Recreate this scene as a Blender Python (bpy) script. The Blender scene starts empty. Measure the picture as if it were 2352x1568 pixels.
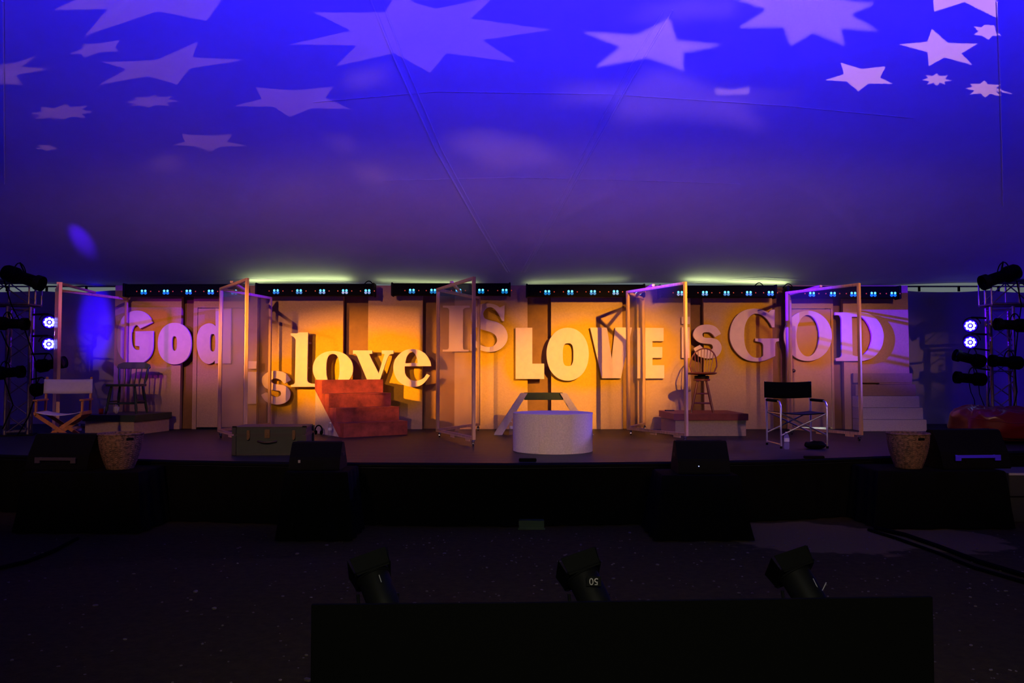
import bpy, bmesh, math, random
from mathutils import Vector, Matrix, noise
random.seed(7)
S = bpy.context.scene
COL = S.collection
R = math.radians
PI = math.pi
# ------------------------------------------------------------ camera
F = 1800.0                      # focal length in pixels of the 2352 px frame
CAMZ = 1.62
PITCH = math.atan((855 - 784) / F)
cd = bpy.data.cameras.new('camera')
cd.sensor_width = 36.0
cd.lens = F / 2352 * 36
cam = bpy.data.objects.new('camera', cd)
cam.location = (0, 0, CAMZ)
cam.rotation_euler = (PI / 2 + PITCH, 0, 0)
COL.objects.link(cam)
S.camera = cam
# ------------------------------------------------------------ world + exposure
S.view_settings.view_transform = 'Standard'
S.view_settings.look = 'None'
S.view_settings.gamma = 1.0
S.view_settings.use_curve_mapping = False
S.view_settings.exposure = 0.0
S.cycles.use_denoising = True
S.cycles.max_bounces = 6
S.cycles.diffuse_bounces = 3
S.cycles.transparent_max_bounces = 16
S.cycles.sample_clamp_indirect = 3.0
w = bpy.data.worlds.new('world')
S.world = w
w.use_nodes = True
wb = w.node_tree.nodes['Background']
wb.inputs[0].default_value = (0.80, 0.95, 1.0, 1)
wb.inputs[1].default_value = 0.16
# ------------------------------------------------------------ lights
def lamp(name, kind, loc, aim, col, power, size=0.05, angle=45, blend=0.5, parent=None, sx=1, sy=1, flat=1.0):
    l = bpy.data.lights.new(name, kind)
    l.color = col; l.energy = power
    if kind == 'SPOT':
        l.spot_size = R(angle); l.spot_blend = blend; l.shadow_soft_size = size
    elif kind == 'AREA':
        l.shape = 'RECTANGLE'; l.size = sx; l.size_y = sy
    else:
        l.shadow_soft_size = size
    o = bpy.data.objects.new(name, l)
    o.location = loc
    if aim is not None:
        d = Vector(aim) - Vector(loc)
        o.rotation_euler = d.to_track_quat('-Z', 'Y').to_euler()
    o.scale = (1, flat, 1)          # shutters: an oval beam
    COL.objects.link(o)
    return o
# front-of-house lamps, high at both sides of the audience
lamp('key_light_left', 'SPOT', (-5.2, 1.0, 5.0), (-3.4, 13.3, 2.05), (1.0, .44, .25), 2300, .06, 46, 1.0, flat=.27)
lamp('key_light_right', 'SPOT', (5.4, 1.0, 5.0), (3.4, 13.3, 2.05), (1.0, .43, .25), 2100, .06, 46, 1.0, flat=.27)
# amber lamps on the two lettering groups
lamp('amber_light_left', 'SPOT', (-6.2, 6.5, 2.95), (-2.35, 13.25, 1.68), (1.0, .38, .015), 7200, .04, 34, 1.0, flat=.50)
lamp('amber_light_right', 'SPOT', (3.6, 5.0, 4.6), (1.35, 13.25, 1.75), (1.0, .43, .02), 6800, .05, 27, 1.0, flat=.66)
lamp('amber_light_far_right', 'SPOT', (6.6, 3.0, 4.8), (4.6, 13.25, 2.10), (1.0, .50, .03), 1100, .05, 22, 1.0, flat=.55)
lamp('amber_light_far_left', 'SPOT', (-6.9, 3.0, 4.8), (-5.7, 13.25, 2.05), (1.0, .50, .03), 480, .05, 17, 1.0, flat=.6)
# added soft fills, no fixture modelled: stage front, lower roof and ground
lamp('front_fill_light', 'SPOT', (-3.0, -1.0, 5.0), (-3.6, 10.0, .75), (1.0, .52, .38), 1500, .15, 56, 1.0, flat=.28)
lamp('front_fill_light', 'SPOT', (3.0, -1.0, 5.0), (3.6, 10.0, .75), (1.0, .52, .38), 1300, .15, 56, 1.0, flat=.28)
lamp('roof_warm_light', 'SPOT', (0.3, 0.2, 3.3), (0.3, 13.3, 4.15), (1.0, .42, .38), 700, .2, 88, 1.0, flat=.10)  # added unseen wash, stands in for warm bounce on the lower roof
lamp('ground_fill_light', 'SPOT', (0.3, -0.9, 3.1), (.8, 5.0, 0), (1.0, .95, .66), 380, .2, 80, 1.0, flat=.6)  # added unseen fill behind the camera to lift the dark ground
# blue and purple lamps on the side rigs
lamp('side_light_left', 'SPOT', (-6.4, 9.0, 4.8), (8.3, 13.3, 2.15), (.04, .0, 1.0), 60000, .05, 10.5, 1.0)
lamp('side_light_right', 'SPOT', (6.4, 9.0, 4.8), (-8.0, 13.3, 2.1), (.06, .0, 1.0), 21000, .05, 10.5, 1.0)
lamp('side_light_back', 'SPOT', (-6.95, 12.0, 2.35), (-7.85, 14.75, 2.50), (.02, .0, 1.0), 850, .05, 34, .8).scale = (.42, 1, 1)
lamp('purple_light_left', 'SPOT', (-7.6, 4.0, 3.3), (-5.5, 13.3, 2.15), (.46, .02, 1.0), 1900, .06, 19, 1.0, flat=.6)
lamp('purple_light_right', 'SPOT', (7.2, 4.0, 3.4), (5.2, 13.3, 2.1), (.50, .02, 1.0), 1100, .06, 17, 1.0, flat=.6)
lamp('led_spill_light_left', 'SPOT', (-6.8, 11.6, 2.2), (0.5, 9.6, .9), (.30, .10, 1.0), 160, .05, 50, 1.0)
lamp('led_spill_light_right', 'SPOT', (6.8, 11.6, 2.2), (0.8, 9.6, .9), (.20, .10, 1.0), 1300, .05, 40, 1.0)
# blue lamps pointing up into the roof, hung above the audience
for (x, p) in ((-4.4, 500), (-1.4, 980), (1.7, 1550), (4.4, 1250)):
    lamp('roof_wash_light', 'SPOT', (x, 4.2, 4.6), (x * 1.05, 9.2, 6.75), (.018, .008, 1.0), p * .92, .2, 118, 1.0, flat=.34)
for (x, p) in ((-3.4, 2300), (0.2, 2000), (3.6, 3200)):
    lamp('roof_back_light', 'SPOT', (x, -.6, 3.3), (x * 1.15, 9.2, 5.35), (.018, .010, 1.0), p * .8, .2, 96, 1.0, flat=.25)
lamp('roof_spill_light_left', 'SPOT', (-7.0, 12.0, 3.0), (-7.35, 13.4, 4.0), (.05, .0, 1.0), 75, .05, 40, 1.0).scale = (.4, 1, 1)
# ------------------------------------------------------------ picture point -> place
CT, ST = math.cos(PITCH), math.sin(PITCH)
def ray(px, py):
    a = (px - 1176) / F; b = (784 - py) / F
    return Vector((a, CT - b * ST, ST + b * CT))
def at_y(px, py, Y):
    d = ray(px, py); t = Y / d.y
    return Vector((d.x * t, Y, CAMZ + d.z * t))
def at_z(px, py, Z):
    d = ray(px, py); t = (Z - CAMZ) / d.z
    return Vector((d.x * t, d.y * t, Z))
STAGE = 0.66
YB = 14.8
def roof_z(x, y):
    t = YB - y
    z = 3.27 + .30 * t + .30 * (t - 1.2 * (1 - math.exp(-t / 1.2))) * .55
    z -= 0.05 * math.cos(x * PI / 3.1 + .5) * math.exp(-t / 1.1)
    z += 0.10 * math.exp(-((x / 9.0) ** 2)) * min(t, 6) / 6
    return min(z, 6.9 + .02 * x)
def at_roof(px, py):
    d = ray(px, py); t = 4.0
    while t < 30:
        p = Vector((0, 0, CAMZ)) + d * t
        if p.z >= roof_z(p.x, p.y) or p.y > YB: break
        t += .01
    return p
# ------------------------------------------------------------ materials
def mat(name, col, rough=.6, metal=0.0, var=0.0, vscale=8.0, bump=0.0, bscale=60.0, emit=None, estr=0.0, spec=.5, stretch=None):
    m = bpy.data.materials.new(name); m.use_nodes = True
    nt = m.node_tree; b = nt.nodes['Principled BSDF']
    b.inputs['Roughness'].default_value = rough
    b.inputs['Metallic'].default_value = metal
    b.inputs['Specular IOR Level'].default_value = spec
    c = (*col, 1)
    b.inputs['Base Color'].default_value = c
    if emit:
        b.inputs['Emission Color'].default_value = (*emit, 1)
        b.inputs['Emission Strength'].default_value = estr
    if var or bump:
        tc = nt.nodes.new('ShaderNodeTexCoord')
        src = tc.outputs['Object']
        if stretch:
            mp = nt.nodes.new('ShaderNodeMapping'); mp.inputs['Scale'].default_value = stretch
            nt.links.new(src, mp.inputs['Vector']); src = mp.outputs['Vector']
    if var:
        n = nt.nodes.new('ShaderNodeTexNoise'); n.inputs['Scale'].default_value = vscale
        n.inputs['Detail'].default_value = 5; n.inputs['Roughness'].default_value = .65
        nt.links.new(src, n.inputs['Vector'])
        r = nt.nodes.new('ShaderNodeValToRGB')
        r.color_ramp.elements[0].position = .32; r.color_ramp.elements[1].position = .68
        r.color_ramp.elements[0].color = (*[max(0, v * (1 - var)) for v in col], 1)
        r.color_ramp.elements[1].color = (*[min(1, v * (1 + var)) for v in col], 1)
        nt.links.new(n.outputs['Fac'], r.inputs['Fac']); nt.links.new(r.outputs['Color'], b.inputs['Base Color'])
    if bump:
        n2 = nt.nodes.new('ShaderNodeTexNoise'); n2.inputs['Scale'].default_value = bscale; n2.inputs['Detail'].default_value = 4
        nt.links.new(src, n2.inputs['Vector'])
        bp = nt.nodes.new('ShaderNodeBump'); bp.inputs['Strength'].default_value = bump; bp.inputs['Distance'].default_value = .02
        nt.links.new(n2.outputs['Fac'], bp.inputs['Height']); nt.links.new(bp.outputs['Normal'], b.inputs['Normal'])
    return m
M = {}
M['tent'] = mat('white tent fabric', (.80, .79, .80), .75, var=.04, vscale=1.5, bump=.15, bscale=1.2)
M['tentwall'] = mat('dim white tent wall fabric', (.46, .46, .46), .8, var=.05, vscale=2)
M['tent_seam'] = mat('tent webbing', (.86, .85, .86), .6)
M['ground'] = None
M['stage'] = mat('dark blue grey stage paint', (.009, .010, .015), .50, spec=.18, var=.35, vscale=3, bump=.35, bscale=5, stretch=(.5, 6, 1))
M['skirt'] = mat('black skirt cloth', (.0028, .003, .003), .95, spec=.04)
M['brown'] = mat('brown painted board', (.24, .12, .03), .7, var=.15, vscale=4)
M['letter'] = mat('white painted foam board', (.80, .60, .46), .75, var=.05, vscale=10, spec=.2)
M['pine'] = mat('pine lumber', (.55, .33, .14), .55, var=.25, vscale=6, stretch=(8, 8, .6))
M['black'] = mat('black enamel', (.0022, .0024, .0026), .65, spec=.06)
M['blacksoft'] = mat('black cloth', (.003, .004, .0038), .9, spec=.05)
M['blackmetal'] = mat('black metal', (.0035, .0036, .004), .6, 0.0, spec=.10)
M['alu'] = mat('brushed aluminium', (.62, .62, .66), .28, 1.0)
M['truss'] = mat('dull aluminium tube', (.26, .22, .20), .40, .9, var=.2, vscale=20)
M['chrome'] = mat('chrome', (.7, .7, .72), .12, 1.0)
M['red'] = mat('red brown sponged paint', (.33, .062, .034), .6, var=.5, vscale=5)
M['redslab'] = mat('red painted board', (.24, .035, .02), .6, var=.2, vscale=7)
M['offwhite'] = mat('off white board', (.62, .50, .42), .75, var=.10, vscale=30)
M['yellowside'] = mat('cream board', (.40, .29, .17), .8, var=.12, vscale=30)
M['cream'] = mat('speckled cream board', (.66, .58, .48), .8, var=.14, vscale=60)
M['kraft'] = mat('kraft board', (.36, .24, .13), .85, var=.1, vscale=20)
M['green'] = mat('dark green paint', (.012, .034, .010), .55, var=.2, vscale=9)
M['greenslab'] = mat('green painted board', (.022, .042, .016), .6, var=.25, vscale=8)
M['trunk'] = mat('green trunk vinyl', (.006, .015, .008), .6, var=.25, vscale=9)
M['trunkedge'] = mat('black trunk edge', (.006, .006, .006), .5)
M['brass'] = mat('old brass', (.10, .055, .02), .45, .5)
M['leather'] = mat('dark leather', (.02, .008, .005), .5)
M['canvas'] = mat('white canvas', (.58, .52, .50), .9, var=.05, vscale=30)
M['orangewood'] = mat('varnished orange wood', (.36, .12, .03), .4, var=.3, vscale=5, stretch=(6, 6, 1))
M['stoolwood'] = mat('reddish stained wood', (.16, .035, .02), .35, var=.2, vscale=6)
M['beanbag'] = mat('red vinyl', (.10, .006, .004), .32, var=.1, vscale=3)
M['blueled'] = mat('blue led lens', (.1, .1, .9), .3, emit=(.30, .36, 1.0), estr=6)
M['blueglow'] = mat('blue lit lamp face', (.02, .0, .3), .3, emit=(.02, .0, 1.0), estr=1.1)
M['cyanled'] = mat('cyan led lens', (.1, .5, .9), .2, emit=(.10, .55, 1.0), estr=2.4)
M['cyandim'] = mat('cyan lens rim', (.02, .2, .4), .2, emit=(.0, .16, .42), estr=.9)
M['redled'] = mat('red led lens', (.5, .02, .02), .3, emit=(1.0, .10, .03), estr=.35)
M['blue_light_lip'] = mat('lip with painted blue light', (.06, .03, 1.0), .35)  # blue light on the bracket is painted into its base colour
M['dimlip'] = mat('grey lip', (.045, .035, .05), .4)
M['redcup'] = mat('red cup', (.25, .01, .01), .35)
M['bottlecap'] = mat('white bottle cap', (.8, .8, .8), .4)
M['label'] = mat('pale bottle label', (.55, .55, .65), .5)
M['grey'] = mat('grey painted case', (.018, .021, .018), .6)
M['palebar'] = mat('pale aluminium edge', (.6, .6, .58), .35, .6)
M['paint'] = mat('white stencil paint', (.30, .28, .28), .7)
M['pinkrim'] = mat('pink plastic', (.6, .08, .12), .3)
M['knob'] = mat('dark door knob', (.05, .04, .04), .3, .8)
M['cable'] = mat('black cable', (.002, .002, .002), .9, spec=.02)
M['pebble'] = mat('grey brown stone', (.16, .12, .07), .85, var=.4, vscale=25)

def clear_film(name, milk=.06, rough=.10):
    m = bpy.data.materials.new(name); m.use_nodes = True
    nt = m.node_tree; nt.nodes.clear()
    o = nt.nodes.new('ShaderNodeOutputMaterial')
    tr = nt.nodes.new('ShaderNodeBsdfTransparent'); tr.inputs[0].default_value = (.96, .95, .97, 1)
    gl = nt.nodes.new('ShaderNodeBsdfAnisotropic'); gl.inputs['Roughness'].default_value = rough
    df = nt.nodes.new('ShaderNodeBsdfDiffuse'); df.inputs[0].default_value = (.6, .58, .66, 1)
    tl = nt.nodes.new('ShaderNodeBsdfTranslucent'); tl.inputs[0].default_value = (.5, .5, .58, 1)
    fr = nt.nodes.new('ShaderNodeFresnel'); fr.inputs[0].default_value = 1.22
    tc = nt.nodes.new('ShaderNodeTexCoord'); n = nt.nodes.new('ShaderNodeTexNoise'); n.inputs['Scale'].default_value = 1.6
    bp = nt.nodes.new('ShaderNodeBump'); bp.inputs['Strength'].default_value = .25; bp.inputs['Distance'].default_value = .05
    nt.links.new(tc.outputs['Object'], n.inputs['Vector']); nt.links.new(n.outputs['Fac'], bp.inputs['Height'])
    nt.links.new(bp.outputs['Normal'], gl.inputs['Normal'])
    cap = nt.nodes.new('ShaderNodeMath'); cap.operation = 'MINIMUM'; cap.inputs[1].default_value = .30; nt.links.new(fr.outputs[0], cap.inputs[0])
    a = nt.nodes.new('ShaderNodeMixShader'); nt.links.new(cap.outputs[0], a.inputs[0])
    nt.links.new(tr.outputs[0], a.inputs[1]); nt.links.new(gl.outputs[0], a.inputs[2])
    d = nt.nodes.new('ShaderNodeMixShader'); d.inputs[0].default_value = .5
    nt.links.new(df.outputs[0], d.inputs[1]); nt.links.new(tl.outputs[0], d.inputs[2])
    b = nt.nodes.new('ShaderNodeMixShader'); b.inputs[0].default_value = milk
    nt.links.new(a.outputs[0], b.inputs[1]); nt.links.new(d.outputs[0], b.inputs[2])
    nt.links.new(b.outputs[0], o.inputs[0])
    return m
M['film'] = clear_film('clear wavy film', .04, .22)
M['bottle'] = clear_film('clear bottle plastic', .16, .05)
M['cup'] = clear_film('clear cup plastic', .18, .05)

def flat_material():
    """off white boards with ochre clouds of paint brushed round the words"""
    m = bpy.data.materials.new('off white board with ochre paint clouds'); m.use_nodes = True
    nt = m.node_tree; b = nt.nodes['Principled BSDF']
    b.inputs['Roughness'].default_value = .8; b.inputs['Specular IOR Level'].default_value = .15
    g = nt.nodes.new('ShaderNodeNewGeometry')
    nz = nt.nodes.new('ShaderNodeTexNoise'); nz.inputs['Scale'].default_value = 1.5; nz.inputs['Detail'].default_value = 3
    nt.links.new(g.outputs['Position'], nz.inputs['Vector'])
    sub = nt.nodes.new('ShaderNodeVectorMath'); sub.operation = 'SUBTRACT'; sub.inputs[1].default_value = (.5, .5, .5)
    nt.links.new(nz.outputs['Color'], sub.inputs[0])
    sc = nt.nodes.new('ShaderNodeVectorMath'); sc.operation = 'SCALE'; sc.inputs['Scale'].default_value = .35
    nt.links.new(sub.outputs[0], sc.inputs[0])
    add = nt.nodes.new('ShaderNodeVectorMath'); nt.links.new(g.outputs['Position'], add.inputs[0]); nt.links.new(sc.outputs[0], add.inputs[1])
    last = None
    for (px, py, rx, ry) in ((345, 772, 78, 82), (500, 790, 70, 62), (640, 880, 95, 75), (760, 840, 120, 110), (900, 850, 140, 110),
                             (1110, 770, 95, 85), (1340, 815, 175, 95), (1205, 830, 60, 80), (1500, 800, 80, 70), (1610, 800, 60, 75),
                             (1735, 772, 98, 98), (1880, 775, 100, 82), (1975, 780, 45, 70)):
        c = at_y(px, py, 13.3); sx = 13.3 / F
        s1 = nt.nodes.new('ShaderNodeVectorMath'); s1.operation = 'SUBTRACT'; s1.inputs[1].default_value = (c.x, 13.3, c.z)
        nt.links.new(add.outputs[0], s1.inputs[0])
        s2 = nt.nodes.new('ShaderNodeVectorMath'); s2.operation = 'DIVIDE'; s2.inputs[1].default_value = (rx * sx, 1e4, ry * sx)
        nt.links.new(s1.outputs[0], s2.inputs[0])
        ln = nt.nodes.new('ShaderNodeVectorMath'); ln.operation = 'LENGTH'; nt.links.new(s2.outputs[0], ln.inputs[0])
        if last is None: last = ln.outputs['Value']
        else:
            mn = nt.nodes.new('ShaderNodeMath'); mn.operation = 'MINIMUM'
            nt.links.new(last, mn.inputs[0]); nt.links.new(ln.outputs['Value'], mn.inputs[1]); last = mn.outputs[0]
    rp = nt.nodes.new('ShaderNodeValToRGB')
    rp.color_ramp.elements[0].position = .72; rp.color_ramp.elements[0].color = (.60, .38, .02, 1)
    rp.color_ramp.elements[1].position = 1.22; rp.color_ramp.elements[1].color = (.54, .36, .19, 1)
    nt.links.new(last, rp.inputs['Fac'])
    n2 = nt.nodes.new('ShaderNodeTexNoise'); n2.inputs['Scale'].default_value = 45; n2.inputs['Detail'].default_value = 3
    nt.links.new(g.outputs['Position'], n2.inputs['Vector'])
    mr = nt.nodes.new('ShaderNodeMapRange'); mr.inputs['To Min'].default_value = .84; mr.inputs['To Max'].default_value = 1.16
    nt.links.new(n2.outputs['Fac'], mr.inputs['Value'])
    mu = nt.nodes.new('ShaderNodeVectorMath'); mu.operation = 'SCALE'
    nt.links.new(rp.outputs['Color'], mu.inputs[0]); nt.links.new(mr.outputs[0], mu.inputs['Scale'])
    nt.links.new(mu.outputs[0], b.inputs['Base Color'])
    return m
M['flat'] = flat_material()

def ground_material():
    m = bpy.data.materials.new('dark packed dirt with pale patches'); m.use_nodes = True
    nt = m.node_tree; b = nt.nodes['Principled BSDF']; b.inputs['Roughness'].default_value = .95; b.inputs['Specular IOR Level'].default_value = .1
    g = nt.nodes.new('ShaderNodeNewGeometry')
    n = nt.nodes.new('ShaderNodeTexNoise'); n.inputs['Scale'].default_value = 14; n.inputs['Detail'].default_value = 8; n.inputs['Roughness'].default_value = .7
    nt.links.new(g.outputs['Position'], n.inputs['Vector'])
    r = nt.nodes.new('ShaderNodeValToRGB')
    r.color_ramp.elements[0].position = .3; r.color_ramp.elements[0].color = (.030, .021, .0035, 1)
    r.color_ramp.elements[1].position = .75; r.color_ramp.elements[1].color = (.070, .050, .009, 1)
    nt.links.new(n.outputs['Fac'], r.inputs['Fac'])
    # pale patches
    n3 = nt.nodes.new('ShaderNodeTexNoise'); n3.inputs['Scale'].default_value = 2.2; n3.inputs['Detail'].default_value = 4
    nt.links.new(g.outputs['Position'], n3.inputs['Vector'])
    sb = nt.nodes.new('ShaderNodeVectorMath'); sb.operation = 'SUBTRACT'; sb.inputs[1].default_value = (.5, .5, .5); nt.links.new(n3.outputs['Color'], sb.inputs[0])
    sc = nt.nodes.new('ShaderNodeVectorMath'); sc.operation = 'SCALE'; sc.inputs['Scale'].default_value = .9; nt.links.new(sb.outputs[0], sc.inputs[0])
    ad = nt.nodes.new('ShaderNodeVectorMath'); nt.links.new(g.outputs['Position'], ad.inputs[0]); nt.links.new(sc.outputs[0], ad.inputs[1])
    last = None
    for (cx, cy, rx, ry) in ((3.0, 7.75, .95, .75), (3.95, 7.7, .9, .6), (9.2, 8.6, 1.6, .75)):
        s1 = nt.nodes.new('ShaderNodeVectorMath'); s1.operation = 'SUBTRACT'; s1.inputs[1].default_value = (cx, cy, 0); nt.links.new(ad.outputs[0], s1.inputs[0])
        s2 = nt.nodes.new('ShaderNodeVectorMath'); s2.operation = 'DIVIDE'; s2.inputs[1].default_value = (rx, ry, 1e4); nt.links.new(s1.outputs[0], s2.inputs[0])
        ln = nt.nodes.new('ShaderNodeVectorMath'); ln.operation = 'LENGTH'; nt.links.new(s2.outputs[0], ln.inputs[0])
        if last is None: last = ln.outputs['Value']
        else:
            mn = nt.nodes.new('ShaderNodeMath'); mn.operation = 'MINIMUM'; nt.links.new(last, mn.inputs[0]); nt.links.new(ln.outputs['Value'], mn.inputs[1]); last = mn.outputs[0]
    rr = nt.nodes.new('ShaderNodeValToRGB')
    rr.color_ramp.elements[0].position = .93; rr.color_ramp.elements[0].color = (1, 1, 1, 1)
    rr.color_ramp.elements[1].position = 1.05; rr.color_ramp.elements[1].color = (0, 0, 0, 1)
    nt.links.new(last, rr.inputs['Fac'])
    mx = nt.nodes.new('ShaderNodeMix'); mx.data_type = 'RGBA'; mx.inputs[7].default_value = (.17, .12, .03, 1)
    nt.links.new(rr.outputs['Color'], mx.inputs[0]); nt.links.new(r.outputs['Color'], mx.inputs[6])
    nt.links.new(mx.outputs[2], b.inputs['Base Color'])
    bp = nt.nodes.new('ShaderNodeBump'); bp.inputs['Strength'].default_value = .8; bp.inputs['Distance'].default_value = .03
    nt.links.new(n.outputs['Fac'], bp.inputs['Height']); nt.links.new(bp.outputs['Normal'], b.inputs['Normal'])
    return m
M['ground'] = ground_material()

def basket_material():
    m = bpy.data.materials.new('brown woven rattan'); m.use_nodes = True
    nt = m.node_tree; b = nt.nodes['Principled BSDF']; b.inputs['Roughness'].default_value = .75
    tc = nt.nodes.new('ShaderNodeTexCoord')
    n = nt.nodes.new('ShaderNodeTexNoise'); n.inputs['Scale'].default_value = 40; n.inputs['Detail'].default_value = 4
    nt.links.new(tc.outputs['Object'], n.inputs['Vector'])
    r = nt.nodes.new('ShaderNodeValToRGB'); r.color_ramp.elements[0].color = (.035, .018, .010, 1); r.color_ramp.elements[1].color = (.17, .09, .055, 1)
    r.color_ramp.elements[0].position = .35; r.color_ramp.elements[1].position = .65
    nt.links.new(n.outputs['Fac'], r.inputs['Fac']); nt.links.new(r.outputs['Color'], b.inputs['Base Color'])
    return m
M['basket'] = basket_material()

# ------------------------------------------------------------ mesh building
class MB:
    def __init__(s): s.bm = bmesh.new()
    def _x(s, vs, mx):
        bmesh.ops.transform(s.bm, matrix=mx, verts=vs)
    def box(s, c, d, rz=0, rx=0, ry=0, bev=0.0):
        r = bmesh.ops.create_cube(s.bm, size=1.0)
        vs = r['verts']
        mx = Matrix.Translation(Vector(c)) @ Matrix.Rotation(rz, 4, 'Z') @ Matrix.Rotation(ry, 4, 'Y') @ Matrix.Rotation(rx, 4, 'X') @ Matrix.Diagonal((*d, 1))
        s._x(vs, mx)
        if bev:
            es = list({e for v in vs for e in v.link_edges})
            bmesh.ops.bevel(s.bm, geom=es, offset=bev, segments=2, affect='EDGES')
        return s
    def bar(s, p0, p1, wdt, hgt, up=(0, 0, 1), bev=0.0):
        p0, p1 = Vector(p0), Vector(p1); d = p1 - p0; L = d.length; z = d.normalized()
        u = Vector(up)
        if abs(u.dot(z)) > .98: u = Vector((0, 1, 0))
        x = u.cross(z).normalized(); y = z.cross(x)
        mx = Matrix((( x.x, y.x, z.x, 0), (x.y, y.y, z.y, 0), (x.z, y.z, z.z, 0), (0, 0, 0, 1)))
        r = bmesh.ops.create_cube(s.bm, size=1.0); vs = r['verts']
        s._x(vs, Matrix.Translation((p0 + p1) / 2) @ mx @ Matrix.Diagonal((wdt, hgt, L, 1)))
        if bev:
            es = list({e for v in vs for e in v.link_edges})
            bmesh.ops.bevel(s.bm, geom=es, offset=bev, segments=2, affect='EDGES')
        return s
    def cyl(s, p0, p1, r0, r1=None, seg=16, cap=True):
        if r1 is None: r1 = r0
        p0, p1 = Vector(p0), Vector(p1); d = p1 - p0
        r = bmesh.ops.create_cone(s.bm, cap_ends=cap, segments=seg, radius1=r0, radius2=r1, depth=d.length)
        q = d.to_track_quat('Z', 'Y').to_matrix().to_4x4()
        s._x(r['verts'], Matrix.Translation((p0 + p1) / 2) @ q)
        return s
    def tube(s, pts, r, seg=8, closed=False, radii=None):
        pts = [Vector(p) for p in pts]; n = len(pts); rings = []
        prev = None
        for i, p in enumerate(pts):
            a = pts[i - 1] if (i > 0 or closed) else p
            b = pts[(i + 1) % n] if (i < n - 1 or closed) else p
            t = (b - a).normalized()
            if prev is None:
                u = Vector((0, 0, 1)) if abs(t.z) < .9 else Vector((1, 0, 0))
                prev = (u - t * u.dot(t)).normalized()
            else:
                prev = (prev - t * prev.dot(t)).normalized()
            v = t.cross(prev); rr = radii[i] if radii else r
            rings.append([s.bm.verts.new(p + prev * math.cos(k * 2 * PI / seg) * rr + v * math.sin(k * 2 * PI / seg) * rr) for k in range(seg)])
        m = n if closed else n - 1
        for i in range(m):
            A, B = rings[i], rings[(i + 1) % n]
            for k in range(seg):
                s.bm.faces.new((A[k], A[(k + 1) % seg], B[(k + 1) % seg], B[k]))
        if not closed:
            s.bm.faces.new(list(reversed(rings[0]))); s.bm.faces.new(rings[-1])
        return s
    def lathe(s, prof, seg=24, c=(0, 0, 0), axis=None, capb=True, capt=True, fn=None):
        """prof: (radius, height) list; axis: optional matrix"""
        c = Vector(c); rings = []
        for (r, z) in prof:
            ring = []
            for k in range(seg):
                a = k * 2 * PI / seg; rr = r * (fn(a, z) if fn else 1)
                p = Vector((math.cos(a) * rr, math.sin(a) * rr, z))
                if axis is not None: p = axis @ p
                ring.append(s.bm.verts.new(c + p))
            rings.append(ring)
        for A, B in zip(rings, rings[1:]):
            for k in range(seg):
                s.bm.faces.new((A[k], A[(k + 1) % seg], B[(k + 1) % seg], B[k]))
        if capb: s.bm.faces.new(list(reversed(rings[0])))
        if capt: s.bm.faces.new(rings[-1])
        return s
    def prism(s, poly, axis0, axis1, direction, depth, origin=(0, 0, 0)):
        """flat polygon (list of 2D) in axes axis0, axis1, thickness along direction"""
        o = Vector(origin); a = Vector(axis0); b = Vector(axis1); d = Vector(direction) * depth
        A = [s.bm.verts.new(o + a * p[0] + b * p[1]) for p in poly]
        B = [s.bm.verts.new(o + a * p[0] + b * p[1] + d) for p in poly]
        n = len(poly)
        s.bm.faces.new(A); s.bm.faces.new(list(reversed(B)))
        for i in range(n):
            s.bm.faces.new((A[(i + 1) % n], A[i], B[i], B[(i + 1) % n]))
        return s
    def grid(s, nx, ny, fn):
        vs = [[s.bm.verts.new(fn(i / nx, j / ny)) for i in range(nx + 1)] for j in range(ny + 1)]
        for j in range(ny):
            for i in range(nx):
                s.bm.faces.new((vs[j][i], vs[j][i + 1], vs[j + 1][i + 1], vs[j + 1][i]))
        return s
    def build(s, name, m, parent=None, smooth=False):
        bmesh.ops.recalc_face_normals(s.bm, faces=s.bm.faces[:])
        me = bpy.data.meshes.new(name); s.bm.to_mesh(me); s.bm.free()
        if isinstance(m, str): m = M[m]
        me.materials.append(m)
        if smooth:
            for p in me.polygons: p.use_smooth = True
            try: me.set_sharp_from_angle(angle=R(40))
            except Exception: pass
        o = bpy.data.objects.new(name, me); COL.objects.link(o)
        if parent is not None: o.parent = parent
        return o
def thing(name, label, cat, loc=(0, 0, 0), rz=0, group=None):
    o = bpy.data.objects.new(name, None); o.empty_display_size = .1
    o.location = loc; o.rotation_euler = (0, 0, rz); COL.objects.link(o)
    o['label'] = label; o['category'] = cat
    if group: o['group'] = group
    return o
def tag(o, label, cat, group=None, kind=None):
    if label: o['label'] = label
    if cat: o['category'] = cat
    if group: o['group'] = group
    if kind: o['kind'] = kind
    return o
def struct(o, label=None):
    o['kind'] = 'structure'
    if label: o['label'] = label
    return o
def from_curve(name, paths, depth, m, bevel=.003, parent=None):
    """closed 2D outlines (with holes) -> solid mesh, xy outline, centred on z"""
    cu = bpy.data.curves.new(name, 'CURVE'); cu.dimensions = '2D'; cu.fill_mode = 'BOTH'
    cu.extrude = depth / 2; cu.bevel_depth = bevel; cu.bevel_resolution = 1
    for p in paths:
        sp = cu.splines.new('POLY'); sp.points.add(len(p) - 1)
        for i, q in enumerate(p): sp.points[i].co = (q[0], q[1], 0, 1)
        sp.use_cyclic_u = True
    tmp = bpy.data.objects.new(name + '_tmp', cu); COL.objects.link(tmp)
    dg = bpy.context.evaluated_depsgraph_get(); dg.update()
    me = bpy.data.meshes.new_from_object(tmp.evaluated_get(dg))
    bpy.data.objects.remove(tmp); bpy.data.curves.remove(cu)
    me.name = name; me.materials.clear(); me.materials.append(M[m] if isinstance(m, str) else m)
    o = bpy.data.objects.new(name, me); COL.objects.link(o)
    if parent is not None: o.parent = parent
    return o
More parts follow.
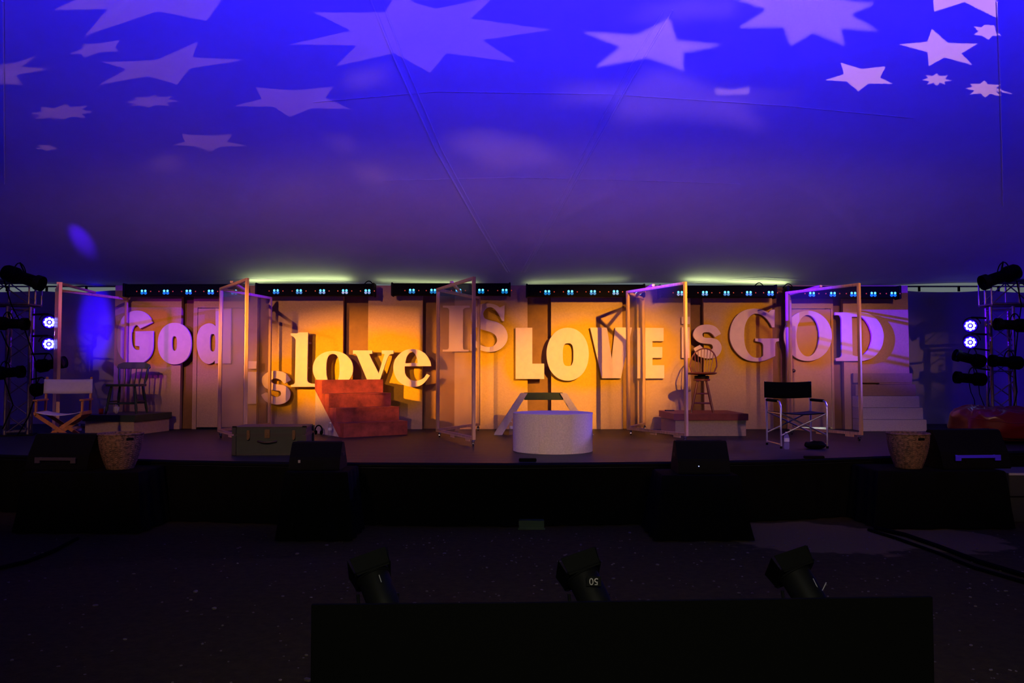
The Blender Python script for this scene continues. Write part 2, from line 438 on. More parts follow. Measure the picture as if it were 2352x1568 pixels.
# ============================================================ the setting
# ground
struct(MB().grid(60, 60, lambda u, v: Vector((-14 + 28 * u, -9 + 26 * v, 0.012 * noise.noise(Vector((u * 40, v * 40, 0)))  ))).build('floor', 'ground', smooth=True),
       'dark packed dirt floor of the tent')
# tent roof
roof = MB().grid(90, 80, lambda u, v: Vector((-12 + 24 * u, YB + .02 - 22 * v * v - .0, roof_z(-12 + 24 * u, YB - 22 * v * v)))).build('ceiling', 'tent', smooth=True)
struct(roof, 'white tent roof lit blue with projected stars')
def roof_strip(pxs, wdt, lift=.012, n=40):
    P = []
    pts = [at_roof(*p) for p in pxs]
    for a, b in zip(pts, pts[1:]):
        for i in range(n):
            t = i / n; p = a.lerp(b, t); p.z = roof_z(p.x, p.y) - lift; P.append(p)
    e = pts[-1].copy(); e.z = roof_z(e.x, e.y) - lift; P.append(e)
    return P
k = 0
for pxs, r in (([(300, 656), (430, 643), (570, 638), (720, 642), (860, 654)], .004), ([(1560, 656), (1650, 643), (1750, 639), (1860, 644), (1980, 656)], .004), ([(845, -20), (905, 130), (1000, 340), (1090, 500), (1165, 622)], .016), ([(870, -20), (925, 130), (1014, 340), (1100, 500), (1170, 622)], .010),
               ([(1545, 20), (1450, 180), (1340, 380), (1265, 520), (1205, 622)], .014), ([(1525, 20), (1430, 180), (1325, 380), (1252, 520), (1198, 622)], .010),
               ([(2291, 0), (2297, 150), (2302, 330), (2304, 470)], .012), ([(6, 0), (8, 200), (10, 420)], .012),
               ([(720, 232), (1000, 208), (1400, 213), (1800, 240), (2100, 268)], .003), ([(880, 412), (1176, 405), (1450, 412), (1700, 420)], .003)):
    k += 1
    o = MB().tube(roof_strip(pxs, r), r, 6).build('seam', 'tent_seam', parent=roof, smooth=True)
# tent wall behind the set: hung from a rail just under the roof, leaving a slit of daylight
def wave(x, z): return YB - .05 * math.sin(x * 2.3 + .6 * math.sin(x * .9)) - .03 * math.sin(x * 7.1) * (1 - .3 * z)
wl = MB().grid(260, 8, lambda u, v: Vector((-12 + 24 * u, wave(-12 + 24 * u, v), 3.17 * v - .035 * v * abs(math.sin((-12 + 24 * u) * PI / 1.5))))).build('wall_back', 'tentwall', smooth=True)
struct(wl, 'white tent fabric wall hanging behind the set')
rail = MB()
rail.cyl((-12, YB - .02, 3.245), (12, YB - .02, 3.245), .016, seg=8)
struct(rail.build('trim_1', 'truss', smooth=True), 'eave rail along the top of the back tent wall')
cl = MB()
for i in range(-15, 16):
    cl.box((i * .75 + .2, YB - .03, 3.20), (.035, .03, .10))
struct(cl.build('trim_2', 'blacksoft'), 'straps tying the tent wall to the eave rail')
for sgn, nm in ((-1, 'wall_left'), (1, 'wall_right')):
    struct(MB().grid(4, 60, lambda u, v: Vector((sgn * (11.6 + .05 * math.sin(v * 70)), YB - 22 * v, 7.2 * u))).build(nm, 'tent', smooth=True), 'white tent side wall')
struct(MB().grid(4, 4, lambda u, v: Vector((-12 + 24 * u, -7.2, 7.2 * v))).build('wall_front', 'tent'), 'tent wall behind the audience')
# stage: painted deck + black skirt, front edge set back towards both sides
front = [at_z(px, py, STAGE) for px, py in ((-420, 1032), (0, 1045), (400, 1058), (700, 1063), (1180, 1065), (1500, 1062), (1800, 1057), (2000, 1050), (2352, 1036), (2700, 1022))]
fx = [(p.x, p.y) for p in front]
deck = MB().prism(fx + [(9.3, 14.68), (-9.3, 14.68)], (1, 0, 0), (0, 1, 0), (0, 0, -1), .05, (0, 0, STAGE)).build('stage_deck', 'stage')
struct(deck, 'dark blue grey painted stage floor')
sk = MB()
pts = []
for (x0, y0), (x1, y1) in zip(fx, fx[1:]):
    n = max(2, int(abs(x1 - x0) / .05))
    for i in range(n):
        t = i / n; pts.append((x0 + (x1 - x0) * t, y0 + (y1 - y0) * t))
pts.append(fx[-1])
rows = []
for z in (STAGE - .004, .35, .0):
    rows.append([sk.bm.verts.new((x, y + .02 + (.018 * math.sin(x * 26) + .01 * math.sin(x * 11)) * (1 if z < .6 else .15), z + .01)) for x, y in pts])
for A, B in zip(rows, rows[1:]):
    for i in range(len(A) - 1): sk.bm.faces.new((A[i], A[i + 1], B[i + 1], B[i]))
o = sk.build('stage_skirt', 'skirt', smooth=True)
struct(o, 'black cloth skirt along the stage front')
struct(MB().tube([(x, y - .004, STAGE - .02) for x, y in fx], .022, 6).build('trim_3', 'black'), 'black nosing along the stage front edge')

# ============================================================ set walls (flats)
YF = 13.30                       # face of the pale boards
def wx(px): return (px - 1176) * YF / F * (1.0)
TOP = at_y(1176, 655, YF).z
pale = [(262, 415), (443, 590), (621, 787.6), (845, 970), (1044, 1211.6), (1266, 1430), (1464, 1587), (1617, 1775), (1808, 1915), (1938, 2088)]
plab = ['pale board at the far left end behind the yellow painted letter G',
        'pale board with a cut door beside the wide purple lit letter d',
        'pale board behind the lower small s and tall slim l',
        'pale board behind the lowercase v and e above the red steps',
        'pale board behind the serif letter S over the bench',
        'pale board behind the bold letter O of the yellow lit word',
        'pale board behind the block letter E seen through clear film',
        'pale board behind the capital serif G at right',
        'pale board with cut door and dark knob behind the capital serif O',
        'pale board at the far right end behind the capital D']
def panel(x0, x1, door=None, label='', name='scenery_flat'):
    a, b = wx(x0), wx(x1)
    o = thing(name, label, 'set wall', ((a + b) / 2, YF, STAGE))
    h = TOP - STAGE; wd = (b - a)
    if door is None:
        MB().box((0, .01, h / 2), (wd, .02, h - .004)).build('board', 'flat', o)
        f = MB()
        for sx in (-1, 1): f.box((sx * (wd / 2 - .03), .055, h / 2), (.06, .07, h - .01))
        for z in (.04, h / 2, h - .04): f.box((0, .055, z), (wd - .12, .07, .06))
        f.build('backing_frame', 'pine', o)
    else:
        d0, d1, dt, knob = door
        d0 = wx(d0) - (a + b) / 2; d1 = wx(d1) - (a + b) / 2; dz = at_y(1176, dt, YF).z - STAGE
        m = MB(); g = .006
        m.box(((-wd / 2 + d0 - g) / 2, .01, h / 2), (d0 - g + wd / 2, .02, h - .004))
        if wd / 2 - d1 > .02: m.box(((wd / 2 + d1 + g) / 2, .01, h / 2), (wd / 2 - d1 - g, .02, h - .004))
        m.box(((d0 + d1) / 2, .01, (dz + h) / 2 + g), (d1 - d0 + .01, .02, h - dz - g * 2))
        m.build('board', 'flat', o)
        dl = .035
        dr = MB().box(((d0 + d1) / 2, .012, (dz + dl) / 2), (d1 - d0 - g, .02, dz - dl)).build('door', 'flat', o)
        if knob:
            kp = at_y(knob[0], knob[1], YF)
            kx, kz = kp.x - (a + b) / 2, kp.z - STAGE
            mm = MB().cyl((kx, .0, kz), (kx, -.035, kz), .012, seg=12)
            mm.lathe([(.006, 0), (.026, .008), (.030, .022), (.022, .036), (.005, .04)], 14, (kx, -.028, kz), Matrix.Rotation(PI / 2, 3, 'X'))
            mm.lathe([(.033, 0), (.033, .006)], 14, (kx, .002, kz), Matrix.Rotation(PI / 2, 3, 'X'))
            mm.build('door_knob', 'knob', dr, smooth=True)['label'] = 'dark round door knob'
        f = MB()
        for sx in (-1, 1): f.box((sx * (wd / 2 - .02), .055, h / 2), (.04, .07, h - .01))
        f.box((0, .055, h - .04), (wd - .08, .07, .06))
        f.build('backing_frame', 'pine', o)
    return o
for i, (x0, x1) in enumerate(pale):
    dr = None
    if i == 1: dr = (453, 560, 708, None)
    if i == 8: dr = (1812, 1909, 710, (1821, 851))
    panel(x0, x1, dr, plab[i])
for i, lb in enumerate(['narrow brown board behind the right edge of the first lowercase o',
                        'narrow brown board left of the small lower s',
                        'brown board above the red steps between lowercase o and v',
                        'brown board behind the middle clear screen, left of the serif S board',
                        'brown board behind the bold letter L above the bench',
                        'thin brown board between bold letters V and E',
                        'narrow brown board behind the bow backed stool',
                        'narrow brown board right of the capital serif G',
                        'narrow brown board right of the knobbed door']):
    a, b = pale[i][1] - 3, pale[i + 1][0] + 3
    a, b = wx(a), wx(b)
    o = MB().box(((a + b) / 2, YF + .155, (TOP + STAGE) / 2 - .01), (b - a + .10, .02, TOP - STAGE - .02)).build('backing_board', 'brown')
    tag(o, lb, 'set wall')
# ============================================================ cut-out letters
def smooth_path(pts, n=7):
    """points; a third value 1 marks a corner, runs between corners are rounded (Catmull-Rom)"""
    N = len(pts); out = []
    P = [(p[0], p[1]) for p in pts]; C = [len(p) > 2 for p in pts]
    for i in range(N):
        p1, p2 = P[i], P[(i + 1) % N]
        if C[i] and C[(i + 1) % N]:
            out.append(p1); continue
        p0 = P[i - 1] if not C[i] else (2 * p1[0] - p2[0], 2 * p1[1] - p2[1])
        p3 = P[(i + 2) % N] if not C[(i + 1) % N] else (2 * p2[0] - p1[0], 2 * p2[1] - p1[1])
        for k in range(n):
            t = k / n; t2 = t * t; t3 = t2 * t
            out.append(tuple(.5 * (2 * p1[j] + (p2[j] - p0[j]) * t + (2 * p0[j] - 5 * p1[j] + 4 * p2[j] - p3[j]) * t2 + (3 * p1[j] - p0[j] - 3 * p2[j] + p3[j]) * t3) for j in (0, 1)))
    return out
def ell(x0, x1, y0, y1, e=2.0, n=44):
    cx, cy, rx, ry = (x0 + x1) / 2, (y0 + y1) / 2, (x1 - x0) / 2, (y1 - y0) / 2
    o = []
    for k in range(n):
        a = 2 * PI * k / n; c, s = math.cos(a), math.sin(a)
        o.append((cx + rx * math.copysign(abs(c) ** (2 / e), c), cy + ry * math.copysign(abs(s) ** (2 / e), s)))
    return o
c = 1
CROP = {'A': (260, 690, 7.84), 'B': (560, 750, 8.254), 'C': (700, 750, 7.84), 'D': (1000, 680, 11.2),
        'E': (1170, 730, 8.4), 'F': (1430, 720, 9.224), 'G': (1660, 690, 9.8), 'H': (1800, 690, 7.84)}
SP = smooth_path
def rect(x0, y0, x1, y1): return [(x0, y0), (x1, y0), (x1, y1), (x0, y1)]
LET = [
 ('A', 'G', .03, 'purple lit bold capital G at the far left of the lettering', [
   SP([(705,390,c),(640,280),(540,205),(430,182),(310,205),(190,280),(110,430),(65,620),(75,860),(140,1010),(230,1100),(330,1140),(430,1140),(540,1110),(640,1030),(700,920),(718,800),(718,550,c),(400,555,c),(395,810,c),(475,825,c),(475,888,c),(420,888),(365,860),(335,780),(325,650),(335,540),(370,470),(420,440),(455,465),(485,505,c)])]),
 ('A', 'o', .03, 'purple lit bold lowercase o beside the large capital G', [ell(803,1405,402,1148,2.15), ell(1055,1150,640,905,2.8)]),
 ('A', 'd', .03, 'bold lowercase d partly behind the first clear film screen with tall posts', [
   SP([(1845,140,c),(2115,140,c),(2115,1130,c),(1830,1130,c),(1830,1075,c),(1790,1115),(1715,1140),(1630,1105),(1560,1020),(1515,880),(1505,740),(1520,600),(1570,490),(1650,430),(1730,410),(1800,430),(1845,470,c)]), ell(1740,1840,600,918,3.2)]),
 ('B', 'i', .05, 'small square cut lowercase i above the dark trunk', [rect(88,655,238,795), [(80,858),(238,858),(232,1462),(75,1462)]]),
 ('B', 's', .10, 'small lowercase s above the dark trunk with a screen post in front', [
   SP([(885,1015,c),(765,1080,c),(720,1025),(660,990),(590,978),(530,1000),(520,1040),(560,1080),(640,1095),(740,1110),(820,1150),(870,1220),(880,1290),(850,1380),(780,1440),(690,1470),(600,1473),(500,1455),(420,1415),(370,1360),(330,1290,c),(420,1245,c),(480,1280),(540,1318),(600,1333),(660,1326),(700,1295),(705,1252),(670,1215),(600,1206),(500,1190),(420,1160),(365,1105),(343,1020),(360,945),(420,885),(500,850),(600,838),(700,850),(790,885),(850,950)])]),
 ('B', 'l', .15, 'tall slim serif lowercase l left of the red steps', [
   SP([(888,128,c),(1010,128,c),(1050,110,c),(1215,110,c),(1200,990,c),(1215,1050),(1270,1078,c),(1345,1085,c),(1345,1138,c),(895,1138,c),(895,1105,c),(940,1095),(970,1060),(972,1000,c),(985,240,c),(950,195),(888,165,c)])]),
 ('C', 'o', .16, 'serif lowercase o standing just above the top red step', [ell(145,870,440,1075,2.1), ell(385,628,490,1020,2.6)]),
 ('C', 'v', .16, 'serif lowercase v above the red steps', [
   SP([(870,428,c),(1215,430,c),(1215,485,c),(1155,490,c),(1330,850,c),(1440,490,c),(1388,485,c),(1388,430,c),(1600,430,c),(1600,485,c),(1530,500),(1490,560,c),(1310,1085,c),(1175,1080,c),(940,520,c),(910,490),(870,488,c)])]),
 ('C', 'e', .15, 'serif lowercase e right of the red steps', [
   SP([(2275,710,c),(2250,610),(2170,490),(2060,425),(1930,405),(1800,430),(1690,510),(1620,610),(1597,720),(1615,850),(1680,970),(1790,1050),(1930,1082),(2060,1065),(2160,1000),(2250,880,c),(2200,852,c),(2140,925),(2060,965),(1960,975),(1870,935),(1810,850),(1797,712,c)]),
   SP([(1810,660,c),(1820,590),(1860,500),(1925,445),(1985,490),(2025,580),(2035,655,c)])]),
 ('D', 'I', .05, 'serif capital I seen through the middle clear film screen', [
   SP([(195,245,c),(880,245,c),(880,290,c),(760,300),(705,350,c),(705,1340,c),(740,1375),(850,1385,c),(850,1420,c),(190,1420,c),(190,1375,c),(300,1375),(350,1340,c),(360,350,c),(310,295),(195,285,c)])]),
 ('D', 'S', .03, 'serif capital S right of the middle clear film screen', [
   SP([(1780,235,c),(1770,640,c),(1715,630,c),(1640,490),(1560,370),(1480,300),(1410,280),(1320,305),(1250,380),(1228,470),(1270,570),(1400,620),(1560,660),(1700,730),(1800,840),(1855,980),(1845,1130),(1770,1270),(1650,1370),(1500,1425),(1350,1430),(1200,1400),(1080,1340),(1010,1290,c),(970,1400,c),(910,1400,c),(910,980,c),(960,980,c),(1010,1090),(1100,1210),(1230,1285),(1400,1310),(1510,1270),(1580,1180),(1585,1090),(1530,990),(1400,915),(1200,855),(1060,800),(970,720),(920,600),(920,470),(970,350),(1060,260),(1200,200),(1400,190),(1550,225),(1660,290,c)])]),
 ('E', 'L', .03, 'yellow lit block capital L above the white bench', [[(120,190),(440,190),(440,883),(670,883),(670,1175),(120,1175)]]),
 ('E', 'O', .03, 'bright yellow lit bold capital O above the round plinth', [ell(718,1530,190,1210,2.1), ell(1028,1237,485,930,3.0)]),
 ('E', 'V', .03, 'block capital V crossed by a screen post shadow', [[(1560,188),(1880,185),(1975,805),(2045,185),(2365,185),(2150,1162),(1785,1162)]]),
 ('F', 'E', .03, 'block capital E seen through the clear film right of the plinth', [[(315,300),(868,305),(868,580),(630,580),(630,710),(840,710),(840,935),(630,935),(630,1095),(880,1095),(880,1372),(315,1372)]]),
 ('F', 'i', .03, 'narrow lowercase i behind the screen post left of the stool', [rect(1255,70,1420,215), rect(1255,290,1418,935)]),
 ('F', 's', .05, 'lowercase s behind the bow of the tall stool', [
   SP([(2080,430,c),(1955,500,c),(1910,440),(1850,400),(1780,390),(1710,405),(1690,440),(1705,490),(1760,515),(1870,520),(1990,545),(2060,610),(2095,700),(2085,790),(2030,880),(1950,930),(1830,950),(1700,930),(1590,880),(1505,740,c),(1640,665,c),(1700,725),(1770,762),(1850,770),(1910,745),(1915,700),(1880,650),(1780,635),(1680,625),(1580,580),(1510,500),(1500,420),(1540,330),(1620,265),(1740,235),(1870,240),(1980,290),(2050,370)])]),
 ('G', 'G', .03, 'large serif capital G between stool and right hand screen', [
   SP([(1170,205,c),(1165,600,c),(1110,600,c),(1060,500),(970,390),(870,320),(740,290),(640,330),(560,420),(500,560),(480,740),(490,950),(540,1120),(640,1250),(750,1290),(860,1280),(915,1240,c),(915,1000,c),(870,945),(735,910,c),(735,855,c),(1265,855,c),(1265,910,c),(1200,930),(1180,985,c),(1180,1245,c),(1050,1310),(900,1360),(740,1370),(560,1340),(400,1250),(260,1100),(180,930),(160,760),(190,570),(270,400),(400,270),(560,200),(740,185),(900,215),(1030,272,c),(1095,215)])]),
 ('H', 'O', .03, 'large serif capital O on the door seen through clear film', [ell(5,868,183,1088,2.0), ell(225,645,258,1008,2.0)]),
 ('H', 'D', .03, 'large serif capital D at the far right of the lettering', [
   SP([(930,215,c),(1400,212,c),(1540,240),(1660,320),(1750,440),(1795,580),(1800,680),(1770,820),(1690,950),(1580,1040),(1440,1085,c),(945,1088,c),(945,1040,c),(1020,1025),(1050,985,c),(1040,320,c),(1010,270),(930,260,c)]),
   SP([(1225,290,c),(1400,290,c),(1480,360),(1550,480),(1588,620),(1580,750),(1530,880),(1440,975),(1330,1005),(1240,985,c)])]),
]
for crop, ch, gap, label, paths in LET:
    x0, y0, sc = CROP[crop]
    Y = YF - gap - .025
    allp = [[at_y(x0 + p[0] / sc, y0 + p[1] / sc, Y - .02) for p in path] for path in paths]
    xs = [p.x for q in allp for p in q]; zs = [p.z for q in allp for p in q]
    cx, cz = (min(xs) + max(xs)) / 2, (min(zs) + max(zs)) / 2
    o = from_curve('cutout_letter', [[(p.x - cx, p.z - cz) for p in q] for q in allp], .04, 'letter', .002)
    o.location = (cx, Y, cz); o.rotation_euler = (PI / 2, 0, 0)
    tag(o, 'white painted ' + label, 'letter', None)
    # stand-off blocks that hold the letter off the board
    if gap > .02:
        bb = MB()
        for path in allp[:1]:
            ar = sum(a_.x * b_.z - b_.x * a_.z for a_, b_ in zip(path, path[1:] + path[:1]))
            # three spots well inside the outline
            best = []
            allv = [p_ for q_ in allp for p_ in q_]
            seg_ = [(q_[i_], q_[(i_ + 1) % len(q_)]) for q_ in allp for i_ in range(len(q_))]
            def inside(x_, z_):
                c_ = False
                for a_, b_ in seg_:
                    if (a_.z > z_) != (b_.z > z_) and x_ < (b_.x - a_.x) * (z_ - a_.z) / (b_.z - a_.z) + a_.x: c_ = not c_
                return c_
            for _ in range(260):
                x_ = random.uniform(min(xs), max(xs)); z_ = random.uniform(min(zs), max(zs))
                if inside(x_, z_):
                    dd = min((Vector((x_, 0, z_)) - Vector((a_.x, 0, a_.z)).lerp(Vector((b_.x, 0, b_.z)), t_)).length for a_, b_ in seg_ for t_ in (0, .5, 1))
                    best.append((dd, x_, z_))
            best.sort(reverse=True); pick = []
            for dd, x_, z_ in best:
                if all(math.hypot(x_ - u_, z_ - v_) > .18 for u_, v_ in pick): pick.append((x_, z_))
                if len(pick) == 3: break
            for x_, z_ in pick:
                v = Vector((x_, 0, z_))
                MB().box((v.x - cx, v.z - cz, -(.022 + (gap + .003) / 2)), (.03, .03, gap + .003)).build('spacer_block', 'pine', o)

# ============================================================ led battens over the set
def make_bar(label, px0, px1, lens, yc, loop):
    Y = 13.05
    a, b = at_y(px0, yc, Y), at_y(px1, yc, Y)
    cx, cz = (a.x + b.x) / 2, a.z
    o = thing('stage_light_bar', label, 'stage light', (cx, Y, cz), 0)
    L = b.x - a.x; h = .20
    MB().prism([(-.09, -h / 2 + .02), (-.07, -h / 2), (.07, -h / 2), (.09, -h / 2 + .02), (.09, h / 2 - .02), (.07, h / 2), (-.07, h / 2), (-.09, h / 2 - .02)],
               (0, 1, 0), (0, 0, 1), (1, 0, 0), L - .05, (-L / 2 + .025, 0, 0)).build('housing', 'black', o)
    for s in (-1, 1):
        MB().box((s * (L / 2 - .015), 0, 0), (.03, .21, .225), bev=.008).build('end_cap', 'blackmetal', o)
        MB().bar((s * L * .3, .05, h / 2 - .02), (s * L * .3, .24, h / 2 - .0), .03, .012).build('bracket', 'blackmetal', o)
    MB().box((0, -.093, -.055), (L - .12, .012, .075)).build('lens_channel', 'black', o)
    for lx in lens:
        p = at_y(lx, yc, Y - .1); x = p.x - cx
        for s in (-1, 1):
            m = MB(); d = MB()
            m.lathe([(.019, 0), (.016, .006), (.008, .010)], 12, (x + s * .028, -.103, -.016), Matrix.Rotation(PI / 2, 3, 'X'))
            d.lathe([(.027, 0), (.022, .005)], 12, (x + s * .028, -.098, -.052), Matrix.Rotation(PI / 2, 3, 'X'))
            le = m.build('lens', 'cyanled', o, smooth=True); le['label'] = 'glowing cyan lens'
            d.build('lens_rim', 'cyandim', le, smooth=True)
            r = MB(); r.lathe([(.010, 0), (.007, .004)], 10, (x + s * .115, -.099, -.025), Matrix.Rotation(PI / 2, 3, 'X'))
            rd = r.build('indicator', 'redled', o, smooth=True); rd['label'] = 'small dim red lens'
    if loop:
        p = at_y(loop, yc, Y); x = p.x - cx
        MB().tube([(x - .09 + .18 * t, .03, h / 2 - .02 + .075 * math.sin(PI * t)) for t in [i / 12 for i in range(13)]], .008, 6).build('cable_loop', 'cable', o, smooth=True)
    return o
make_bar('black light bar at the far left end of the row above the set', 288, 560, [330, 381, 433, 484, 538], 667, None)
make_bar('black light bar with a cable loop above the slim letter l', 590, 862, [634, 687, 740, 792, 844], 666, 846)
make_bar('black light bar crossed by the middle screen top, above the serif letters', 900, 1173, [946, 995, 1053, 1105, 1159], 665, None)
make_bar('black light bar above the yellow lit block letters', 1208, 1480, [1257, 1310, 1362, 1414, 1466], 668, None)
make_bar('black light bar above the tall stool', 1512, 1781, [1562, 1619, 1669, 1720, 1770], 670, 1745)
make_bar('black light bar at the far right end of the row above the set', 1806, 2064, [1865, 1913, 1960, 2006, 2052], 672, 1812)

# ============================================================ folding clear film screens
def screen(label, pn, Yn, pc, Yc, pf, Yf, floorz=STAGE):
    n, k, f = [Vector((at_y(px, 855, Y).x, Y, 0)) for px, Y in ((pn, Yn), (pc, Yc), (pf, Yf))]
    o = thing('folding_screen', label, 'screen', (k.x, k.y, floorz))
    n = n - k; f = f - k; z0, z1 = .085, 2.215
    for name, p, q in (('near', Vector((0, 0, 0)), n), ('far', Vector((0, 0, 0)), f)):
        d = (q - p).normalized(); nr = Vector((-d.y, d.x, 0)) * (1 if name == 'near' else -1)
        off = nr * -.012
        A = p + off + d * .02; B = q + off
        for e, nm in ((A, 'post'), (B, 'post')):
            MB().bar(e + Vector((0, 0, z0)), e + Vector((0, 0, z1)), .042, .040, up=d, bev=.003).build(nm, 'pine', o)
        MB().bar(A + Vector((0, 0, z1 - .02)) + d * .021, B + Vector((0, 0, z1 - .02)) - d * .021, .038, .040, bev=.003).build('top_rail', 'pine', o)
        MB().bar(A + Vector((0, 0, z0 + .02)) + d * .021, B + Vector((0, 0, z0 + .02)) - d * .021, .038, .040, bev=.003).build('bottom_rail', 'pine', o)
        L = (B - A).length - .04
        pa = A + d * .02 - nr * .021
        m = MB()
        def fn(u, v, pa=pa, d=d, nr=nr, L=L):
            return pa + d * (L * u) + Vector((0, 0, z0 + .02 + (z1 - z0 - .04) * v)) + nr * (.008 * math.sin(u * 9 + v * 4) * math.sin(PI * u) * math.sin(PI * v))
        m.grid(14, 20, fn)
        m.build('film', 'film', o, smooth=True)['label'] = 'clear slightly wavy plastic film'
        for t in (.45, .85):
            c0 = A.lerp(B, t)
            MB().bar(c0 + Vector((0, 0, z0 - .008)) - d * .07, c0 + Vector((0, 0, z0 - .008)) + d * .07, .016, .05).build('foot_block', 'pine', o)
    # brace across the hinge at the top
    a = n.normalized() * .62 + Vector((0, 0, z1 + .022)); b = f.normalized() * .70 + Vector((0, 0, z1 + .022))
    MB().bar(a - (b - a).normalized() * .06, b + (b - a).normalized() * .06, .04, .03).build('brace', 'pine', o)
    for p in (n * .97, f * .97, Vector((.03, -.03, 0))):
        m = MB(); m.cyl((p.x, p.y, .05), (p.x, p.y, .084), .016, seg=10)
        m.cyl((p.x - .012, p.y + .02, .03), (p.x + .012, p.y + .02, .03), .03, seg=14)
        m.bar((p.x - .018, p.y + .012, .03), (p.x - .018, p.y, .065), .006, .02); m.bar((p.x + .018, p.y + .012, .03), (p.x + .018, p.y, .065), .006, .02)
        m.build('caster', 'chrome', o, smooth=True)
    return o
screen('pine framed clear screen at far left behind the white canvas chair', 137, 10.88, 128, 11.75, 289, 13.16)
screen('pine framed clear screen standing behind the dark trunk', 567, 10.39, 506, 11.6, 621, 13.02)
screen('pine framed clear screen between red steps and white bench', 1090, 10.24, 1006, 11.67, 1101, 12.98)
screen('pine framed clear screen in front of the red topped platform', 1577, 10.83, 1443, 12.05, 1481, 13.12)
screen('pine framed clear screen behind the black folding chair', 1977, 10.99, 1811, 12.17, 1819, 13.12)
# ============================================================ props on the stage
# --- red sponged steps
def red_steps():
    phi = R(36); x0 = at_z(792, 1005, STAGE)
    o = thing('stair_unit', 'red sponge painted four step unit under the lowercase letters', 'steps', (x0.x, x0.y, STAGE), phi)
    W, t, r = 1.02, .28, .211
    for k in range(4):
        MB().box((W / 2, k * t + .01, r * k + r / 2), (W, .02, r - .002)).build('riser', 'red', o)
        MB().box((W / 2, k * t + t / 2, r * (k + 1) - .011), (W + .004, t + .012, .02)).build('tread', 'red', o)
    for s in (0, 1):
        poly = [(0, 0)]
        for k in range(4): poly += [(k * t, r * (k + 1)), ((k + 1) * t, r * (k + 1))]
        poly += [(4 * t, r * 3.25), (.17, 0)]
        MB().prism(poly, (0, 1, 0), (0, 0, 1), (1, 0, 0), .018, (-.018 if s == 0 else W, 0, 0)).build('side_panel', 'red', o)
        MB().prism([(.19, 0), (4 * t, r * 3.2), (4 * t, 0)], (0, 1, 0), (0, 0, 1), (1, 0, 0), .012, (-.008 if s == 0 else W - .006, 0, 0)).build('support_panel', 'offwhite', o)['label'] = 'off white triangular support'
    MB().box((W / 2, 4 * t - .01, r * 2), (W, .018, r * 4 - .03)).build('back_panel', 'offwhite', o)
red_steps()
# --- round plinth
p = at_z(1272, 1041, STAGE); pc = Vector((.505, p.y + .36, STAGE))
o = thing('round_plinth', 'round cream speckled plinth at the centre of the stage', 'plinth', pc)
Rr = .485
MB().lathe([(Rr, 0), (Rr, .455)], 72).build('drum', 'cream', o, smooth=True)
MB().lathe([(Rr - .002, .450), (Rr + .006, .4505), (Rr + .006, .466), (Rr - .002, .467)], 72).build('top', 'cream', o, smooth=True)
m = MB()
a0, a1 = R(180 + 2), R(248)
n = 24
for (rr) in (Rr + .001,):
    vs = [[m.bm.verts.new((math.cos(a0 + (a1 - a0) * i / n) * (rr + d), math.sin(a0 + (a1 - a0) * i / n) * (rr + d), z)) for i in range(n + 1)] for d, z in ((0, .004), (.007, .004), (.007, .449), (0, .449))]
    for A, B in zip(vs, vs[1:] + vs[:1]):
        for i in range(n): m.bm.faces.new((A[i], A[i + 1], B[i + 1], B[i]))
    for i in (0, n): m.bm.faces.new([v[i] for v in vs])
m.build('overlap_sheet', 'cream', o, smooth=True)
# --- white bench with dark top
def bench():
    Y = 12.25
    cx = (at_y(1248, 900, Y)).x
    o = thing('trestle_bench', 'white trestle bench with dark plank behind the round plinth', 'bench', (cx, Y, STAGE))
    h = .64
    top0, bot = .27, .68
    MB().box((0, 0, h - .05), (.60, .26, .11), bev=.004).build('plank', 'green', o)['label'] = 'dark painted plank'
    for s in (-1, 1):
        for dy in (-.15, .15):
            MB().prism([(s * (top0 - .02), h), (s * (top0 + .085), h), (s * (bot + .09), 0), (s * (bot - .04), 0)], (1, 0, 0), (0, 0, 1), (0, 1, 0), .022, (0, dy - .011, 0)).build('leg', 'offwhite', o)
        for t in (.25, .5, .75):
            z = h * (1 - t); x = s * (top0 + .03 + (bot - top0) * t)
            MB().box((x, 0, z), (.02, .278, .05), ry=s * -.55).build('rung', 'yellowside', o)
    return o
bench()
